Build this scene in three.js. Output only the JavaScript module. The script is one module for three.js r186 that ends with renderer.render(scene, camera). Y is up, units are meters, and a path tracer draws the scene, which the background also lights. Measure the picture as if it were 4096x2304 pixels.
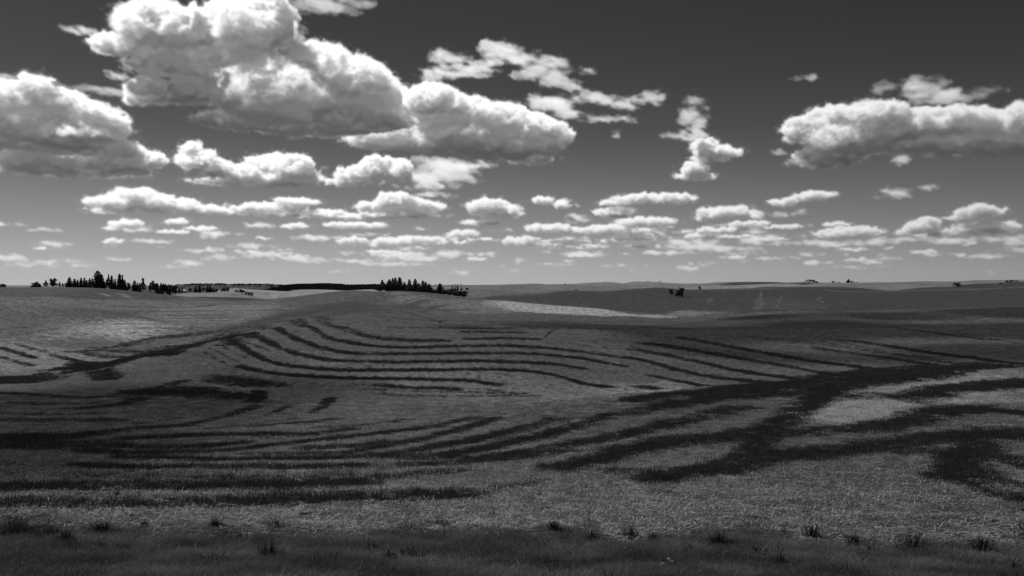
import * as THREE from 'three';
import { mergeGeometries } from 'three/addons/utils/BufferGeometryUtils.js';

// ---------------------------------------------------------------- camera, sky, sun, exposure
const EYE = 20;                                   // height of the eye above the valley floor, metres
const EXPOSURE = 0.5;
const scene = new THREE.Scene();
const camera = new THREE.PerspectiveCamera(40.15, 16 / 9, 0.3, 40000);
camera.position.set(0, EYE, 0);
camera.lookAt(0, EYE - 0.254, -100);
const renderer = new THREE.WebGLRenderer({ antialias: true });
renderer.toneMapping = THREE.LinearToneMapping;
renderer.toneMappingExposure = EXPOSURE;
renderer.shadowMap.enabled = true;

const SUN_AZ = -48, SUN_EL = 43;                  // degrees, azimuth from the view axis, positive to the right
const rad = Math.PI / 180;
const sunDir = new THREE.Vector3(Math.sin(SUN_AZ * rad) * Math.cos(SUN_EL * rad), Math.sin(SUN_EL * rad), -Math.cos(SUN_AZ * rad) * Math.cos(SUN_EL * rad));
const sun = new THREE.DirectionalLight(0xffffff, 3.4);
sun.name = 'sun';
sun.position.copy(sunDir).multiplyScalar(2000);
sun.castShadow = true;
sun.shadow.radius = 2.5;
sun.shadow.mapSize.set(4096, 4096);
Object.assign(sun.shadow.camera, { left: -700, right: 700, top: 900, bottom: -300, near: 10, far: 5000 });
scene.add(sun, sun.target);

// ---------------------------------------------------------------- noise
function rng(seed) { let s = seed | 0; return () => { s = (s + 0x6d2b79f5) | 0; let t = Math.imul(s ^ (s >>> 15), 1 | s); t = (t + Math.imul(t ^ (t >>> 7), 61 | t)) ^ t; return ((t ^ (t >>> 14)) >>> 0) / 4294967296; }; }
const lerp = (a, b, t) => a + (b - a) * t, clamp = (x, a = 0, b = 1) => (x < a ? a : x > b ? b : x);
const sstep = (a, b, x) => { const t = clamp((x - a) / (b - a)); return t * t * (3 - 2 * t); };   // also falls where a > b
const perm = new Uint8Array(512), gx = new Float32Array(256), gy = new Float32Array(256), gz = new Float32Array(256);
{ const r = rng(11), p = [...Array(256).keys()]; for (let i = 255; i > 0; i--) { const j = Math.floor(r() * (i + 1)); [p[i], p[j]] = [p[j], p[i]]; } for (let i = 0; i < 512; i++) perm[i] = p[i & 255];
  for (let i = 0; i < 256; i++) { const a = r() * 6.2832, z = r() * 2 - 1, c = Math.sqrt(1 - z * z); gx[i] = c * Math.cos(a); gy[i] = c * Math.sin(a); gz[i] = z; } }
function noise3(x, y, z) {
  const X = Math.floor(x), Y = Math.floor(y), Z = Math.floor(z); x -= X; y -= Y; z -= Z;
  const u = x * x * x * (x * (x * 6 - 15) + 10), v = y * y * y * (y * (y * 6 - 15) + 10), w = z * z * z * (z * (z * 6 - 15) + 10);
  const A = perm[X & 255], B = perm[(X + 1) & 255], y0 = Y & 255, y1 = (Y + 1) & 255, z0 = Z & 255, z1 = (Z + 1) & 255;
  const a0 = perm[A + y0], a1 = perm[A + y1], b0 = perm[B + y0], b1 = perm[B + y1];
  let h = perm[a0 + z0]; const n000 = gx[h] * x + gy[h] * y + gz[h] * z; h = perm[b0 + z0]; const n100 = gx[h] * (x - 1) + gy[h] * y + gz[h] * z;
  h = perm[a1 + z0]; const n010 = gx[h] * x + gy[h] * (y - 1) + gz[h] * z; h = perm[b1 + z0]; const n110 = gx[h] * (x - 1) + gy[h] * (y - 1) + gz[h] * z;
  h = perm[a0 + z1]; const n001 = gx[h] * x + gy[h] * y + gz[h] * (z - 1); h = perm[b0 + z1]; const n101 = gx[h] * (x - 1) + gy[h] * y + gz[h] * (z - 1);
  h = perm[a1 + z1]; const n011 = gx[h] * x + gy[h] * (y - 1) + gz[h] * (z - 1); h = perm[b1 + z1]; const n111 = gx[h] * (x - 1) + gy[h] * (y - 1) + gz[h] * (z - 1);
  const p0 = n000 + u * (n100 - n000), p1 = n010 + u * (n110 - n010), q0 = n001 + u * (n101 - n001), q1 = n011 + u * (n111 - n011);
  const r0 = p0 + v * (p1 - p0), r1 = q0 + v * (q1 - q0);
  return (r0 + w * (r1 - r0)) * 1.45;
}
const noise2 = (x, y) => noise3(x, y, 7.31);
const fbm2 = (x, y, n = 4) => { let s = 0, a = 0.5; for (let i = 0; i < n; i++) { s += a * noise3(x, y, i * 3.7 + 1.3); x *= 2.03; y *= 2.03; a *= 0.5; } return s; };

// ---------------------------------------------------------------- sky: clear air and the cumulus drifting in it
// each cloudlet: kind (0 dense, 1 fragment, 2 veil), azimuth, elevation, half width, half height, all in degrees
const cloudlets = [
  10, -24.13, 16.53, 2.65, 1.7, 10, -26.49, 15.26, 1.44, 0.77, 10, -24.85, 17.16, 1.19, 0.96, 10, -21.18, 16.49, 2.01, 1.49, 10, -21.93, 17.52, 0.87, 0.73, 10, -18.88, 16.97, 2.84, 2.13,
  10, -16.79, 17.67, 1.59, 2.01, 10, -18.1, 18.42, 1.57, 0.99, 10, -23.65, 14.37, 2.18, 1.12, 10, -24.49, 12.61, 1.44, 0.9, 10, -22.42, 12.73, 1.98, 0.92, 10, -25.44, 12.2, 0.71, 0.55,
  10, -19.14, 14.16, 3.61, 2.18, 10, -16.52, 13.06, 4.51, 2.5, 10, -13.83, 14.67, 3, 1.97, 10, -11.63, 14, 3.05, 2, 10, -9.96, 13.13, 2.24, 1.62, 10, -18.62, 11.13, 2.85, 0.69,
  10, -14.91, 11.23, 4.04, 1.07, 10, -20.67, 11.12, 1.26, 0.39, 10, -10.52, 11.75, 3.63, 1.63, 20, -5.7, 12.93, 2.15, 1.31, 20, -4.56, 12.32, 2.01, 1.24, 20, -2.83, 12.21, 2.02, 1.1,
  20, -0.81, 11.73, 2.17, 1.25, 20, 1.5, 11.06, 2.17, 1.25, 20, 3.47, 10.54, 0.98, 0.67, 20, -6.85, 11.31, 3.42, 1.66, 20, -3.98, 10.53, 4.31, 1.34, 20, -0.23, 10, 3.46, 1.12,
  20, 1.36, 9.15, 1.44, 0.45, 20, -8.83, 10.57, 3.1, 1.1, 20, 1.21, 10, 2.02, 1.12, 32, -14.1, 19.14, 2.45, 0.55, 32, -12.46, 19.39, 1.65, 0.4, 32, -15.45, 17.53, 0.38, 0.76,
  32, -14.91, 16.93, 0.27, 0.46, 40, -32.5, 11.06, 1.64, 1.29, 40, -31.15, 11.81, 1.23, 1, 40, -29.86, 11, 1.74, 1.21, 40, -28.31, 10.55, 1.57, 1.11, 40, -27.07, 10.05, 1.26, 1.12,
  40, -31.78, 9.72, 2.72, 1.19, 40, -29.2, 9.36, 2.42, 1.03, 40, -26.38, 8.6, 1.28, 0.91, 40, -24.85, 8.19, 1.09, 0.57, 40, -31.36, 7.47, 2.53, 0.68, 40, -28.76, 7.42, 2.67, 0.7,
  40, -26.49, 7.57, 1.74, 0.66, 40, -34.22, 10.39, 1.78, 1.85, 52, -28.76, 12.41, 2.11, 0.17, 52, -31.15, 12.52, 2.33, 0.12, 52, -27.52, 12.23, 0.91, 0.12, 60, -22.08, 9.02, 0.65, 0.63,
  60, -21.68, 8.31, 1.15, 0.79, 60, -20.67, 7.83, 1.32, 0.74, 60, -19.65, 7.43, 1.18, 0.59, 60, -18.75, 7.6, 1.43, 0.65, 60, -17.05, 8.16, 1.53, 0.87, 60, -15.45, 8.01, 1.61, 0.93,
  60, -16.26, 7.43, 2.4, 0.55, 60, -20.17, 7.06, 1.78, 0.32, 70, -9.54, 8.33, 1.35, 0.84, 70, -10.8, 7.74, 1.62, 0.7, 70, -8.27, 8.08, 1.3, 0.84, 70, -11.63, 7.31, 1.11, 0.33,
  70, -7.56, 7.53, 1.14, 0.51, 70, -13.01, 7.27, 0.33, 0.28, 81, -5.13, 7.99, 2.44, 0.73, 81, -3.98, 8.63, 2.01, 0.39, 81, -6.28, 8.26, 1.14, 0.68, 81, -5.99, 7.13, 1.71, 0.45,
  90, -25.56, 5.7, 1.41, 0.62, 90, -26.72, 5.26, 1.43, 0.46, 90, -24.13, 5.38, 1.2, 0.58, 90, -22.67, 5.25, 1.23, 0.48, 90, -21.18, 5.09, 1.26, 0.32, 90, -20.11, 5.07, 0.76, 0.22,
  90, -27.36, 4.8, 0.91, 0.23, 100, -18.62, 5.28, 1.17, 0.33, 100, -16.52, 5.37, 1.65, 0.38, 100, -15.32, 5.82, 1.34, 0.28, 100, -16.79, 4.95, 1.85, 0.22, 100, -13.28, 5.04, 1.37, 0.28,
  100, -11.85, 4.87, 1.11, 0.22, 110, -8.27, 6.03, 1.47, 0.62, 110, -9.68, 5.52, 1.4, 0.45, 110, -6.56, 5.57, 1.43, 0.51, 110, -8.27, 5.09, 2.69, 0.26, 121, -6.28, 6.56, 1.57, 0.23,
  130, -1.73, 5.6, 1.3, 0.66, 130, -0.75, 5.46, 1.16, 0.57, 130, 0.06, 5.14, 0.58, 0.23, 130, -1.91, 4.57, 1.3, 0.2, 141, -5.85, 14.75, 1.09, 0.43, 141, -3.98, 15, 1.9, 0.32,
  141, -4.7, 15.98, 0.98, 0.53, 141, -3.55, 16, 0.75, 0.43, 141, -4.27, 15.51, 1.44, 0.32, 141, -0.46, 16.61, 1.33, 0.58, 141, 0.78, 16.03, 1.44, 0.53, 141, -1.39, 15.76, 1.44, 0.43,
  141, 2.43, 15.61, 1.27, 0.75, 141, 3.29, 14.93, 0.98, 0.86, 141, 4.1, 14.11, 0.69, 0.6, 141, 1.5, 14.95, 1.16, 0.27, 141, -2.4, 15.35, 1.15, 0.32, 151, 3.23, 12.97, 1.67, 0.55,
  151, 4.67, 13.28, 1.44, 0.55, 151, 6.11, 13.33, 1.2, 0.44, 151, 4.39, 12.3, 1.38, 0.33, 151, 2.43, 12.76, 0.98, 0.33, 151, 8.15, 12.76, 0.68, 0.33, 151, 9.51, 13.2, 1.24, 0.32,
  151, 10.41, 13.11, 0.67, 0.43, 151, 6.96, 11.86, 1.31, 0.25, 151, 8.3, 11.83, 0.57, 0.27, 151, 7.76, 10.91, 0.34, 0.36, 161, 13.04, 12.51, 0.77, 0.54, 161, 12.65, 11.94, 0.66, 0.54,
  161, 13.39, 11.5, 0.55, 0.54, 161, 11.96, 10.61, 0.94, 0.27, 161, 13.12, 10.4, 0.82, 0.46, 170, 13.61, 9.86, 0.87, 0.44, 170, 14.48, 9.28, 1.35, 0.44, 170, 15.51, 9.21, 0.7, 0.27,
  170, 14.21, 8.88, 1.14, 0.22, 170, 12.98, 8.1, 0.99, 0.55, 170, 13.72, 7.66, 0.82, 0.28, 170, 12.18, 7.71, 0.55, 0.28, 180, 20.52, 10.37, 1.47, 0.94, 180, 22.28, 10.77, 1.98, 1.08,
  180, 24.71, 10.88, 2.15, 1.06, 180, 23.5, 9.7, 2.92, 1.34, 180, 21.78, 8.64, 1.87, 0.84, 180, 26.59, 10.22, 2.31, 1.15, 180, 28.85, 10.06, 2.22, 1.13, 180, 31.02, 9.8, 2.12, 1.15,
  180, 33.1, 9.77, 1.62, 1.13, 180, 27.05, 8.97, 2.98, 0.65, 180, 29.73, 8.75, 2.83, 0.64, 180, 32.69, 8.53, 2.05, 0.67, 180, 34.69, 9.18, 1.37, 1.16, 180, 19.37, 10.5, 0.51, 0.32,
  180, 36.22, 8.78, 1.32, 0.91, 191, 18.73, 9.05, 0.73, 0.19, 191, 19.81, 8.46, 0.67, 0.24, 191, 26.12, 8.11, 0.47, 0.25, 201, 27.46, 12.31, 1.14, 0.69, 201, 26.82, 12.8, 0.6, 0.44,
  201, 28.63, 11.86, 0.98, 0.39, 201, 27.84, 11.68, 1.4, 0.25, 212, 29.73, 11.74, 0.65, 0.29, 212, 30.81, 11.85, 0.81, 0.29, 212, 25.42, 12.77, 0.61, 0.3, 221, 20.45, 13.85, 0.56, 0.15,
  221, -28.69, 15.82, 0.67, 0.23, 221, -29.11, 15.93, 0.35, 0.16, 221, -26.49, 13.44, 0.51, 0.29, 221, -8.41, 14.26, 0.28, 0.64, 221, 5.53, 15.16, 0.52, 0.21, 221, 13.94, 12.28, 0.27, 0.13,
  230, 9.51, 6.17, 1.97, 0.37, 230, 11.24, 6.14, 1.67, 0.36, 230, 7.81, 5.95, 1.19, 0.2, 230, 7.53, 5.24, 1.42, 0.34, 230, 6.68, 5.96, 0.4, 0.2, 230, 2.23, 6.14, 0.81, 0.26,
  230, 3.55, 5.88, 0.63, 0.31, 230, 15.29, 4.99, 1.88, 0.5, 230, 14.48, 4.73, 1.14, 0.25, 230, 16.42, 4.83, 0.9, 0.36, 230, 18.99, 5.65, 0.78, 0.24, 230, 20.93, 6.04, 1.11, 0.29,
  230, 19.81, 5.92, 0.77, 0.13, 241, 4.82, 5.81, 0.23, 0.11, 241, 18.6, 4.82, 0.42, 0.14, 241, 20.22, 4.99, 0.51, 0.13, 241, 25.93, 6.07, 0.84, 0.33, 241, 25.32, 5.92, 0.47, 0.13,
  241, 27.87, 6.27, 0.34, 0.15, 241, 4.96, 5.01, 0.86, 0.34, 250, 30.64, 4.58, 1.11, 0.42, 250, 29.56, 4.25, 0.66, 0.18, 250, 31.02, 3.57, 1.7, 0.37, 250, 29.73, 3.45, 0.65, 0.23,
  250, 27.28, 3.68, 1.03, 0.43, 250, 27.78, 4.07, 0.57, 0.28, 250, 28.45, 3.39, 0.67, 0.23, 250, 26.82, 3.44, 0.97, 0.18, 250, 23.26, 3.57, 1.66, 0.34, 250, 22.52, 3.45, 1.23, 0.24,
  260, 2.66, 4.16, 1.38, 0.32, 260, 4.39, 4.01, 1.72, 0.26, 260, 6.68, 4, 2, 0.31, 260, 9.51, 4.54, 1.69, 0.31, 260, 8.38, 4.24, 1.7, 0.2, 260, 0.64, 3.16, 1.16, 0.37,
  260, 3.87, 3.1, 1.67, 0.26, 260, 1.5, 2.99, 1.21, 0.26, 260, 5.82, 2.89, 1.14, 0.2, 260, 8.95, 3.46, 1.41, 0.31, 260, 7.81, 3.25, 1.13, 0.14, 260, 9, 2.81, 1.41, 0.14,
  260, -3.41, 3.73, 0.98, 0.26, 260, -3.69, 3.33, 0.86, 0.14, 260, 14.48, 3.9, 1.22, 0.19, 260, 13.67, 3.46, 1.09, 0.2, 260, -7.98, 3.13, 2.21, 0.31, 260, -6.56, 3.28, 1.43, 0.26,
  260, -9.39, 2.95, 0.84, 0.2, 260, -11.35, 3.16, 1.11, 0.25, 260, -26.03, 4.01, 1.21, 0.31, 260, -26.91, 3.69, 0.69, 0.13, 271, -1.39, 3.36, 0.72, 0.12, 271, 5.53, 2.28, 1.29, 0.17,
  271, -10.52, 3.67, 1.26, 0.11, 271, -17.84, 4.16, 0.84, 0.14, 271, -24.47, 2.96, 0.77, 0.1, 271, -18.1, 2.73, 1.18, 0.14, 271, -17.05, 2.19, 1.06, 0.19, 271, -20.17, 1.86, 1.07, 0.19,
  271, -21.18, 2.41, 0.63, 0.13, 271, -15.45, 1.93, 0.97, 0.19, 271, -13.83, 1.78, 0.82, 0.17, 271, -22.42, 1.53, 0.69, 0.13, 271, -11.35, 1.8, 0.89, 0.14, 271, -8.27, 2.24, 1.7, 0.17,
  271, -4.84, 2.29, 1.15, 0.2, 271, -6.5, 1.97, 1.2, 0.14, 271, -2.25, 2.26, 0.98, 0.14, 271, 0.41, 1.83, 0.75, 0.12, 271, -8.27, 1.56, 1.7, 0.11, 271, -30.29, 2.36, 0.43, 0.12,
  271, -32.4, 1.74, 0.7, 0.17, 271, -31.36, 1.34, 0.84, 0.1, 271, -29.2, 1.3, 0.66, 0.1, 271, -20.93, 3.36, 0.5, 0.11, 281, 18.47, 3.35, 1.14, 0.19, 281, 17.16, 3.13, 1.32, 0.19,
  281, 12.3, 3.09, 1.6, 0.25, 281, 12.9, 2.77, 1.65, 0.2, 281, 15.83, 2.6, 1.6, 0.17, 281, 19.76, 2.92, 1.79, 0.19, 281, 22.28, 2.76, 1.98, 0.16, 281, 24.71, 2.87, 1.43, 0.18,
  281, 26.59, 3.06, 1.16, 0.13, 281, 29.73, 2.85, 1.74, 0.18, 281, 31.44, 2.92, 1.26, 0.17, 281, 32.73, 2.64, 0.82, 0.17, 281, 11.19, 2.36, 1.67, 0.11, 281, 21.78, 1.6, 0.5, 0.08,
  281, 25.23, 1.79, 0.71, 0.1, 281, 13.94, 1.61, 0.71, 0.08, 281, 18.21, 1.91, 0.78, 0.08, 281, 28.18, 2.02, 0.9, 0.1, 281, 31.02, 1.84, 1.27, 0.1, 281, 7.81, 1.47, 1.13, 0.09,
  281, 3.23, 1.57, 0.86, 0.09, 281, 32.69, 2.17, 0.82, 0.15,
];
function buildSky() {
  const W = 4096, HH = 2048, blobs = [], R = rng(5);
  let group = 1000;
  const add = (code, a, e, ra, re) => { const kind = code % 10, g = Math.floor(code / 10); const rz = Math.sqrt(ra * re) * 1.05 + 0.02; blobs.push({ kind, g, a, e, ra, re, rz, z: (R() - 0.5) * rz * 0.9, m: Math.min(ra, re) * 0.85 + 0.15 * ra }); };
  for (let i = 0; i < cloudlets.length; i += 5) add(cloudlets[i], cloudlets[i + 1], cloudlets[i + 2], cloudlets[i + 3], cloudlets[i + 4]);
  // the same fair-weather field all the way round: cumulus that get smaller and closer packed towards the horizon
  for (let i = 0; i < 420; i++) {
    const e = 2 + 80 * Math.pow(R(), 2.1);
    let a = R() * 360 - 180;
    if (Math.abs(a) < 39 && e < 25) continue;
    const s = (0.35 + e * 0.1) * (0.5 + R()) / Math.cos(Math.min(e, 70) * rad) * (e > 40 ? 0.8 : 1), n = 3 + Math.floor(R() * 5), w = R(); group++;
    for (let k = 0; k < n; k++) { const t = n > 1 ? k / (n - 1) * 2 - 1 : 0, r = s * (0.5 + 0.5 * R()) * (1 - 0.4 * t * t); add((w < 0.2 ? 1 : 0) + group * 10, a + t * s * 1.7 + (R() - 0.5) * s * 0.4, e + (1 - t * t) * s * 0.35 * R(), r / Math.cos(Math.min(e, 75) * rad) * 0.9, r * 0.55); }
  }
  for (let i = 0; i < 760; i++) {                      // faint, far rows of cumulus low over the horizon
    const e = 0.9 + 3.4 * Math.pow(R(), 1.1), a = R() * 360 - 180, s = (0.09 + 0.085 * e) * (0.4 + R()); group++;
    const c = e > 1.4 && R() < 0.5 ? 0 : 1;
    add(c + group * 10, a, e, s * (1.2 + 2 * R()), s * 0.34); if (R() < 0.6) add(c + group * 10, a + s * (R() - 0.3) * 1.6, e + s * 0.12, s * 0.8, s * 0.32);
  }
  // lookup of cloudlets by one-degree cell
  const cells = new Map(), cellOf = (a, e) => (Math.floor(a) + 400) * 128 + Math.floor(e) + 8;
  for (const b of blobs) {
    const g = 1.25, m = 0.25 + b.m * 0.3;
    for (let ia = Math.floor(b.a - b.ra * g - m); ia <= b.a + b.ra * g + m; ia++) for (let ie = Math.floor(b.e - b.re * g - m); ie <= b.e + b.re * g + m; ie++) {
      const key = cellOf(((ia + 540) % 360 + 360) % 360 - 180, ie); if (!cells.has(key)) cells.set(key, []); cells.get(key).push(b);
    }
  }
  const none = [];
  // density of cloud at (azimuth, elevation, depth); oct = octaves of billows
  let hitGroup = 0;
  const density = (a, e, z, oct, only) => {
    const list = cells.get(cellOf(a >= 180 ? a - 360 : a < -180 ? a + 360 : a, e)) || none;
    let best = -9, kind = 0, m = 1, low = 0;
    if (oct > 3) { const p = a, r = e; a += 0.16 * noise3(p / 0.55, r / 0.55, z / 0.7 + 31) + 0.07 * noise3(p / 0.23, r / 0.23, z / 0.3 + 57); e += 0.12 * noise3(p / 0.55 + 17, r / 0.55, z / 0.7) + 0.06 * noise3(p / 0.23 + 29, r / 0.23, z / 0.3); }
    for (const b of list) {
      if (only && b.g !== only) continue;
      let da = a - b.a; if (da > 180) da -= 360; else if (da < -180) da += 360;
      let de = e - b.e; const rel = de / b.re; de /= de < 0 ? b.re * 0.8 : b.re; da /= b.ra; const dz = (z - b.z) / b.rz;
      const d = (1 - Math.sqrt(da * da + de * de + dz * dz)) * b.m;
      if (d > best) { best = d; kind = b.kind; m = b.m; hitGroup = b.g; low = rel; }
    }
    if (best < -0.6 * m - 0.1) return 0;
    const rag = kind === 0 ? 0.95 : kind === 1 ? 1.5 : 1.9;
    let lam = 1.9, disp = 0;
    for (let o = 0; o < oct; o++, lam *= 0.5) {
      const k = lam < m * 1.6 ? 1 : m * 1.6 / lam;      // billows no larger than the cloud itself
      const calm = o > 1 && kind === 0 ? lerp(1, 0.3, sstep(0.5, -0.4, low)) : 1;            // smooth undersides, billowing tops
      const sq = kind === 0 ? 1 : 0.62, n = noise3(a / lam * sq + o * 9.1, e / lam * (kind === 0 ? 1.15 : 1.5) + (kind === 0 ? 0 : a * 0.25 / lam), z / lam + o * 4.7);
      disp += k * lam * (kind === 0 ? 0.62 * (0.33 - Math.abs(n)) + 0.22 * n : 0.62 * n + 0.03) * (o > 1 ? 1.05 * calm : 0.66) * rag;
    }
    const sd = best + disp, edge = kind === 0 ? 0.14 + 0.13 * m : 0.2 + 0.25 * m;
    if (sd <= 0) {                                      // torn shreds around the cloud
      if (oct < 4 || sd < -0.3 || kind > 0) return 0;
      const w = noise3(a / 0.42 + 3, e / 0.24, z / 0.5 + 71) + 0.5 * noise3(a / 0.17, e / 0.12, z / 0.2 + 13) - 0.22;
      return w > 0 ? w * (1 + sd / 0.3) * 0.55 : 0;
    }
    const f = Math.min(1, sd / edge);
    return f * (0.35 + 0.65 * f) * (kind === 0 ? 1 : kind === 1 ? 0.055 + 0.05 * sstep(6, 3, e) : 0.02) * (5.5 / (0.4 + 0.45 * m));
  };
  const air = (a, e) => {                              // radiance of the clear sky as seen in the picture, 0..1
    const t = [[0, 0.42], [1.2, 0.39], [3, 0.305], [5.5, 0.205], [8, 0.135], [11, 0.082], [14.5, 0.056], [18, 0.043], [22, 0.036], [35, 0.03], [60, 0.028], [90, 0.028]];
    let i = 0; while (i < t.length - 2 && e > t[i + 1][0]) i++;
    const v = Math.exp(lerp(Math.log(t[i][1]), Math.log(t[i + 1][1]), clamp((e - t[i][0]) / (t[i + 1][0] - t[i][0]))));
    const c = Math.sin(e * rad) * Math.sin(SUN_EL * rad) + Math.cos(e * rad) * Math.cos(SUN_EL * rad) * Math.cos((a - SUN_AZ) * rad);
    return v * (1.14 - 0.5 * sstep(0, 1, (1 - Math.cos((a - SUN_AZ) * rad)) * 0.85)) * (1 + 2.2 * Math.pow(Math.max(0, c), 24));
  };
  // direction to the sun in cloud space: mostly up, somewhat left, behind the clouds
  const sx = -0.38, sy = 0.74, sz = 0.52;
  const cloudAt = (a, e, fine) => {
    let near = 9, far = -9;
    for (const b of cells.get(cellOf(a, e)) || none) { const r = b.rz * 1.3 + 0.2; near = Math.min(near, b.z - r); far = Math.max(far, b.z + r); }
    let T = 1, L = 0;
    if (far > near) {
      const n = fine ? 30 : 12, ds = Math.max(0.035, (far - near) / n), oct = fine ? 5 : 3;
      for (let z = near + ds * 0.5; z < far && T > 0.02; z += ds) {
        const rho = density(a, e, z, oct);
        if (rho <= 0) continue;
        const own = hitGroup;
        let tau = 0, s = 0.05, step = 0.09 + e * 0.008;
        for (let k = 0; k < 6; k++) { s += step; tau += density(a + sx * s, e + sy * s, z + sz * s, k < 3 ? Math.min(oct, 4) : 2, own) * step; s += step * 0.2; step *= 1.55; }
        let up = 0; { const q = 0.12 + e * 0.01; up = density(a, e - q, z, 2, own) * q * 1.2 + density(a, e - q * 2.4, z, 2, own) * q * 1.6; }
        const lit = 0.74 * Math.exp(-tau * 0.85) + 0.38 * Math.exp(-tau * 0.17) + 0.085 + 0.07 * Math.min(1, up);
        const w = 1 - Math.exp(-rho * ds * 1.9);
        L += T * w * lit; T *= 1 - w;
      }
    }
    return [L, T];
  };
  const data = new Float32Array(W * HH * 4), buf = new Float32Array(W * HH * 2).fill(NaN);
  const az = (c) => { let d = ((c + 0.5) / W - 0.5) * 360 + 90; return d > 180 ? d - 360 : d; }, el = (r) => ((r + 0.5) / HH - 0.5) * 180;
  const inView = (a, e) => Math.abs(a) < 36 && e < 22;
  const q = 8, r0 = HH / 2;
  for (let row = r0; row < HH; row += q) for (let col = 0; col < W; col += q) {   // coarse grid for the sky outside the picture
    const a = az(col), e = el(row), i = (row * W + col) * 2; if (inView(a, e)) continue; const [L, T] = cloudAt(a, e, false); buf[i] = L; buf[i + 1] = T;
  }
  for (let row = 0; row < HH; row++) for (let col = 0; col < W; col++) {
    const a = az(col), e = Math.max(0, el(row)), i = (row * W + col) * 4; let L = 0, T = 1;
    if (row >= r0) {
      if (inView(a, e)) [L, T] = cloudAt(a, e, true);
      else {
        const r1 = Math.min(HH - q, row - row % q), c1 = col - col % q, r2 = Math.min(HH - q, r1 + q), c2 = (c1 + q) % W, fr = (row % q) / q, fc = (col % q) / q;
        let sl = 0, st = 0, sw = 0;
        for (const [r, c, w] of [[r1, c1, (1 - fr) * (1 - fc)], [r1, c2, (1 - fr) * fc], [r2, c1, fr * (1 - fc)], [r2, c2, fr * fc]]) { const l = buf[(r * W + c) * 2]; if (l === l) { sl += l * w; st += buf[(r * W + c) * 2 + 1] * w; sw += w; } }
        if (sw > 0) { L = sl / sw; T = st / sw; }
      }
    }
    const clear = air(a, e), far = Math.exp(-e / 3.6) * 0.8;       // air between here and the low, far clouds
    const toSun = 1.04 - 0.42 * sstep(0, 1, (1 - Math.cos((a - SUN_AZ) * rad)) * 0.9);   // clouds towards the sun pass more light on
    const v = clear * T + lerp(L * toSun, clear * 1.12 * (1 - T), far);
    data[i] = data[i + 1] = data[i + 2] = v / EXPOSURE; data[i + 3] = 1;
  }
  const t = new THREE.DataTexture(data, W, HH, THREE.RGBAFormat, THREE.FloatType);
  t.mapping = THREE.EquirectangularReflectionMapping; t.magFilter = THREE.LinearFilter; t.minFilter = THREE.LinearFilter; t.needsUpdate = true;
  return t;
}
scene.background = buildSky();
scene.environment = scene.background;
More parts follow.
